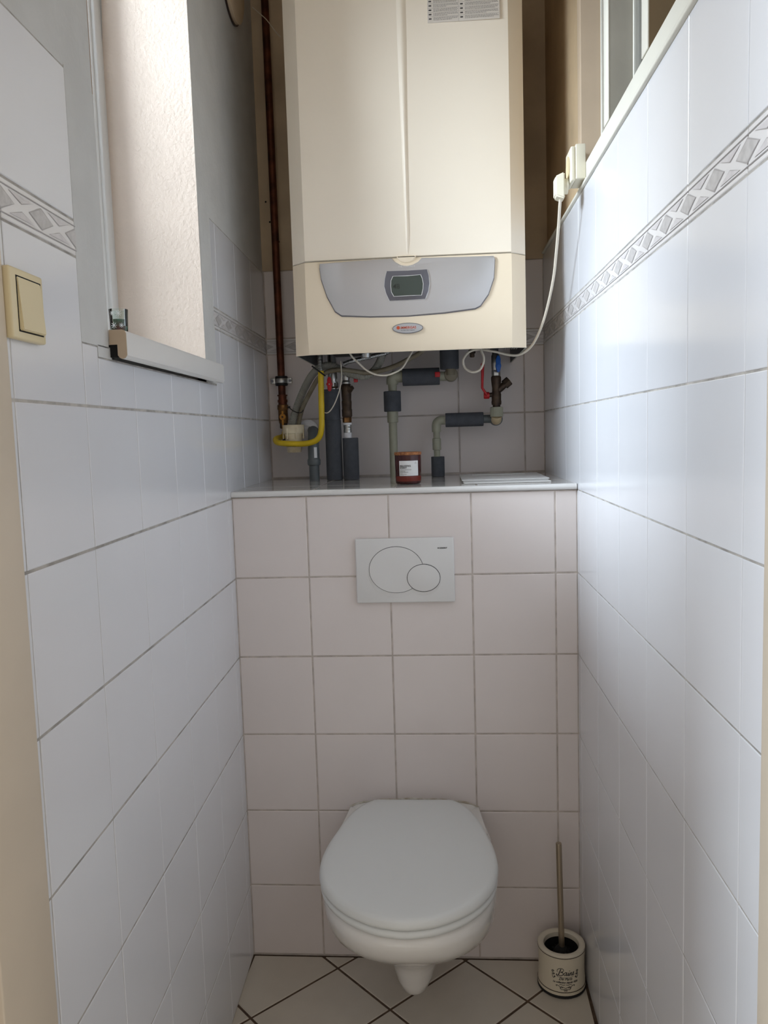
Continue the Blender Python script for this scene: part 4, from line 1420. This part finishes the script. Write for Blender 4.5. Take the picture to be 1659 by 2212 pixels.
mb.tube([r0, r1, r2, (r2[0] + .0005, r2[1], r2[2] + .012)], lambda t, L: .0036 + .0022 * max(0, t - .45), 'red', 12, smooth=False, step=.005)
mb.lathe([(0, -.006), (.0045, -.0045), (.0058, 0), (.0045, .0045), (0, .006)], 'red', (r2[0] + .0005, r2[1], r2[2] + .010), 'z', 16)
mb.build('red_lever', SV)

mb = MB()
dv = (0.55, 0.3, 1.55)
mb.lathe([(.0050, dv[2] - .012), (.0068, dv[2] - .010), (.0068, dv[2] - .002), (.0095, dv[2] - .001), (.0095, dv[2] + .008), (.0060, dv[2] + .009), (.0060, 1.596)], 'bronze', (dv[0], .30, 0), seg=16)
tag(mb.build('drain_cock'), 'small dark brass drain cock under the boiler, inside the white cable loop', 'valve')

# --- power cable with plug, wall socket
pc = thing('power_cable', 'white power cable hanging from the right wall socket to the boiler underside', 'cable', (0.738, -0.02, 1.786))
mb = MB()
mb.tube([(0.732, -0.105, 1.834), (0.732, -0.095, 1.82), (0.733, -0.075, 1.798), (0.734, -0.045, 1.767), (0.735, -0.01, 1.736), (0.735, 0.03, 1.697), (0.73, 0.075, 1.651), (0.722, 0.12, 1.608), (0.711, 0.16, 1.574), (0.698, 0.185, 1.551), (0.681, 0.2, 1.537), (0.661, 0.21, 1.531), (0.638, 0.22, 1.535), (0.614, 0.23, 1.543), (0.591, 0.24, 1.549), (0.567, 0.25, 1.554), (0.546, 0.255, 1.551), (0.533, 0.255, 1.542), (0.524, 0.25, 1.527), (0.527, 0.25, 1.51), (0.538, 0.245, 1.498), (0.552, 0.24, 1.494), (0.567, 0.235, 1.499), (0.576, 0.23, 1.514), (0.578, 0.23, 1.531), (0.572, 0.235, 1.548), (0.568, 0.24, 1.565)], .0032, 'cable_white', 12, step=.005)
mb.build('cord', pc)
# socket box on the right wall, facing across the room
so0, so1, sz0, sz1 = -.140, -.066, 1.8655, 1.937
sk = thing('wall_socket', 'surface mounted cream wall socket at the end of the partition rail', 'socket', (.78, -.10, sz0))
mb = MB()
mb.box((so0, sz0, .0012), (so1, sz1, .022), 'plastic_ivory', .002)
mb.box((so0 + .003, sz0 - .003, .0225), (so1 - .003, sz1 - .003, .032), 'plastic_ivory', .0035)
mb.build('socket_box', sk, fn=fR)
mb = MB()
q = fR(Vector(((so0 + so1) / 2, (sz0 + sz1) / 2 - .003, .0325)))
mb.lathe([(.0205, .0), (.0235, -.0012), (.0235, .001)], 'plastic_cream', q, 'x', 28)
mb.lathe([(.019, .0004), (0, .0006)], 'hole', q, 'x', 28)
mb.build('socket_face', sk)
mb = MB()
pw = [(0.725, -0.105, 1.871), (0.743, -0.105, 1.879)]
ppx, ppz = .7415, (0.735, -0.105, 1.859)[2]
mb.lathe([(.0165, .0065), (.0165, .002), (.0150, .000), (.0150, -.004)], 'plastic_ivory', (ppx, -.103, ppz + .002), 'x', 24)
bm = bmesh.new()
bmesh.ops.create_cube(bm, size=1)
for v_ in bm.verts:
    t = 1.0 if v_.co.z > 0 else 0.72
    v_.co = Vector((ppx - .012 + v_.co.x * .020, -.103 + v_.co.y * .042 * (1 if v_.co.x > 0 else .8), ppz + v_.co.z * .056 * (1 if v_.co.x > 0 else .74)))
bmesh.ops.bevel(bm, geom=list(bm.edges), offset=.003, segments=3, affect='EDGES')
mb.from_bm(bm, 'plastic_ivory')
mb.build('plug', pc)

# ================================================================ LIGHT SWITCH
sw = thing('light_switch', 'square cream rocker light switch on the near left wall tiles', 'light switch', (-.02, -1.015, 1.495))
mb = MB()
mb.box((-1.054, 1.4585, .0004), (-.9735, 1.5385, .011), 'plastic_cream', .0028)
mb.build('switch_plate', sw, fn=fL)
mb = MB()
bm = bmesh.new()
bmesh.ops.create_cube(bm, size=1)
for v_ in bm.verts:
    top_ = v_.co.y > 0
    zb2 = .0105
    v_.co = Vector((-1.0105 + v_.co.x * .057, 1.4985 + v_.co.y * .060, .0102 if v_.co.z < 0 else (.0122 if top_ else .0160)))
bmesh.ops.bevel(bm, geom=list(bm.edges), offset=.0012, segments=2, affect='EDGES')
mb.from_bm(bm, 'plastic_cream')
mb.build('rocker', sw, fn=fL)
mb = MB()
mb.box((-1.0405, 1.4670, .0100), (-.9805, 1.5300, .0113), 'hole')
mb.build('rocker_gap', sw, fn=fL)

# ================================================================ SMALL GLASS CANDLE ON THE SILL
gx, gy, gz = (-0.024, -0.718, 1.525)[0], -.700, 1.5066
gx = -.031
gc = thing('glass_candle_holder', 'small glass tealight cup with green candle and snowflake print on the windowsill', 'candle', (gx, gy, gz))
mb = MB()
mb.lathe([(.0115, 0), (.0128, .002), (.0132, .010), (.0140, .030), (.0144, .0355), (.0136, .0357), (.0126, .010), (0, .005)], 'cup_glass', (gx, gy, gz), seg=28)
mb.build('glass_cup', gc)
mb = MB()
mb.lathe([(.0110, .0035), (.0122, .006), (.0126, .0190), (.0122, .0198), (0, .0198)], 'candle_green', (gx, gy, gz), seg=24)
mb.build('green_wax', gc)
mb = MB()
def flake(a0, z0, r):
    for k in range(4):
        t = k * PI / 4
        dx, dz = r * math.cos(t), r * math.sin(t)
        pa = []
        for s_ in (-1, 1):
            a = a0 + s_ * dx / .0145
            pa.append((gx + .0146 * math.cos(a), gy + .0146 * math.sin(a), gz + z0 + s_ * dz))
        mb.tube(pa, .00035, 'snow_white', 5, smooth=False)
flake(-1.75, .010, .0050); flake(-.95, .010, .0036); flake(-1.9, .0285, .0035); flake(-1.2, .028, .0045)
mb.build('snowflake_print', gc)

# ================================================================ ROUND FLUE COVER, TOP LEFT
mb = MB()
cxy = (.262, 2.553)
mb.lathe([(.118, .0005), (.120, .003), (.120, .013), (.112, .016), (.040, .017), (.038, .024), (0, .024)], 'plaster_old', (cxy[0], cxy[1], 0), 'z', 48)
mb.lathe([(.124, .0005), (.124, .004), (.1195, .0045)], 'brown_line', (cxy[0], cxy[1], 0), 'z', 48)
fo = mb.build('flue_cover', fn=fL)
tag(fo, 'round brownish vent cover high on the left wall behind the window', 'vent cover')
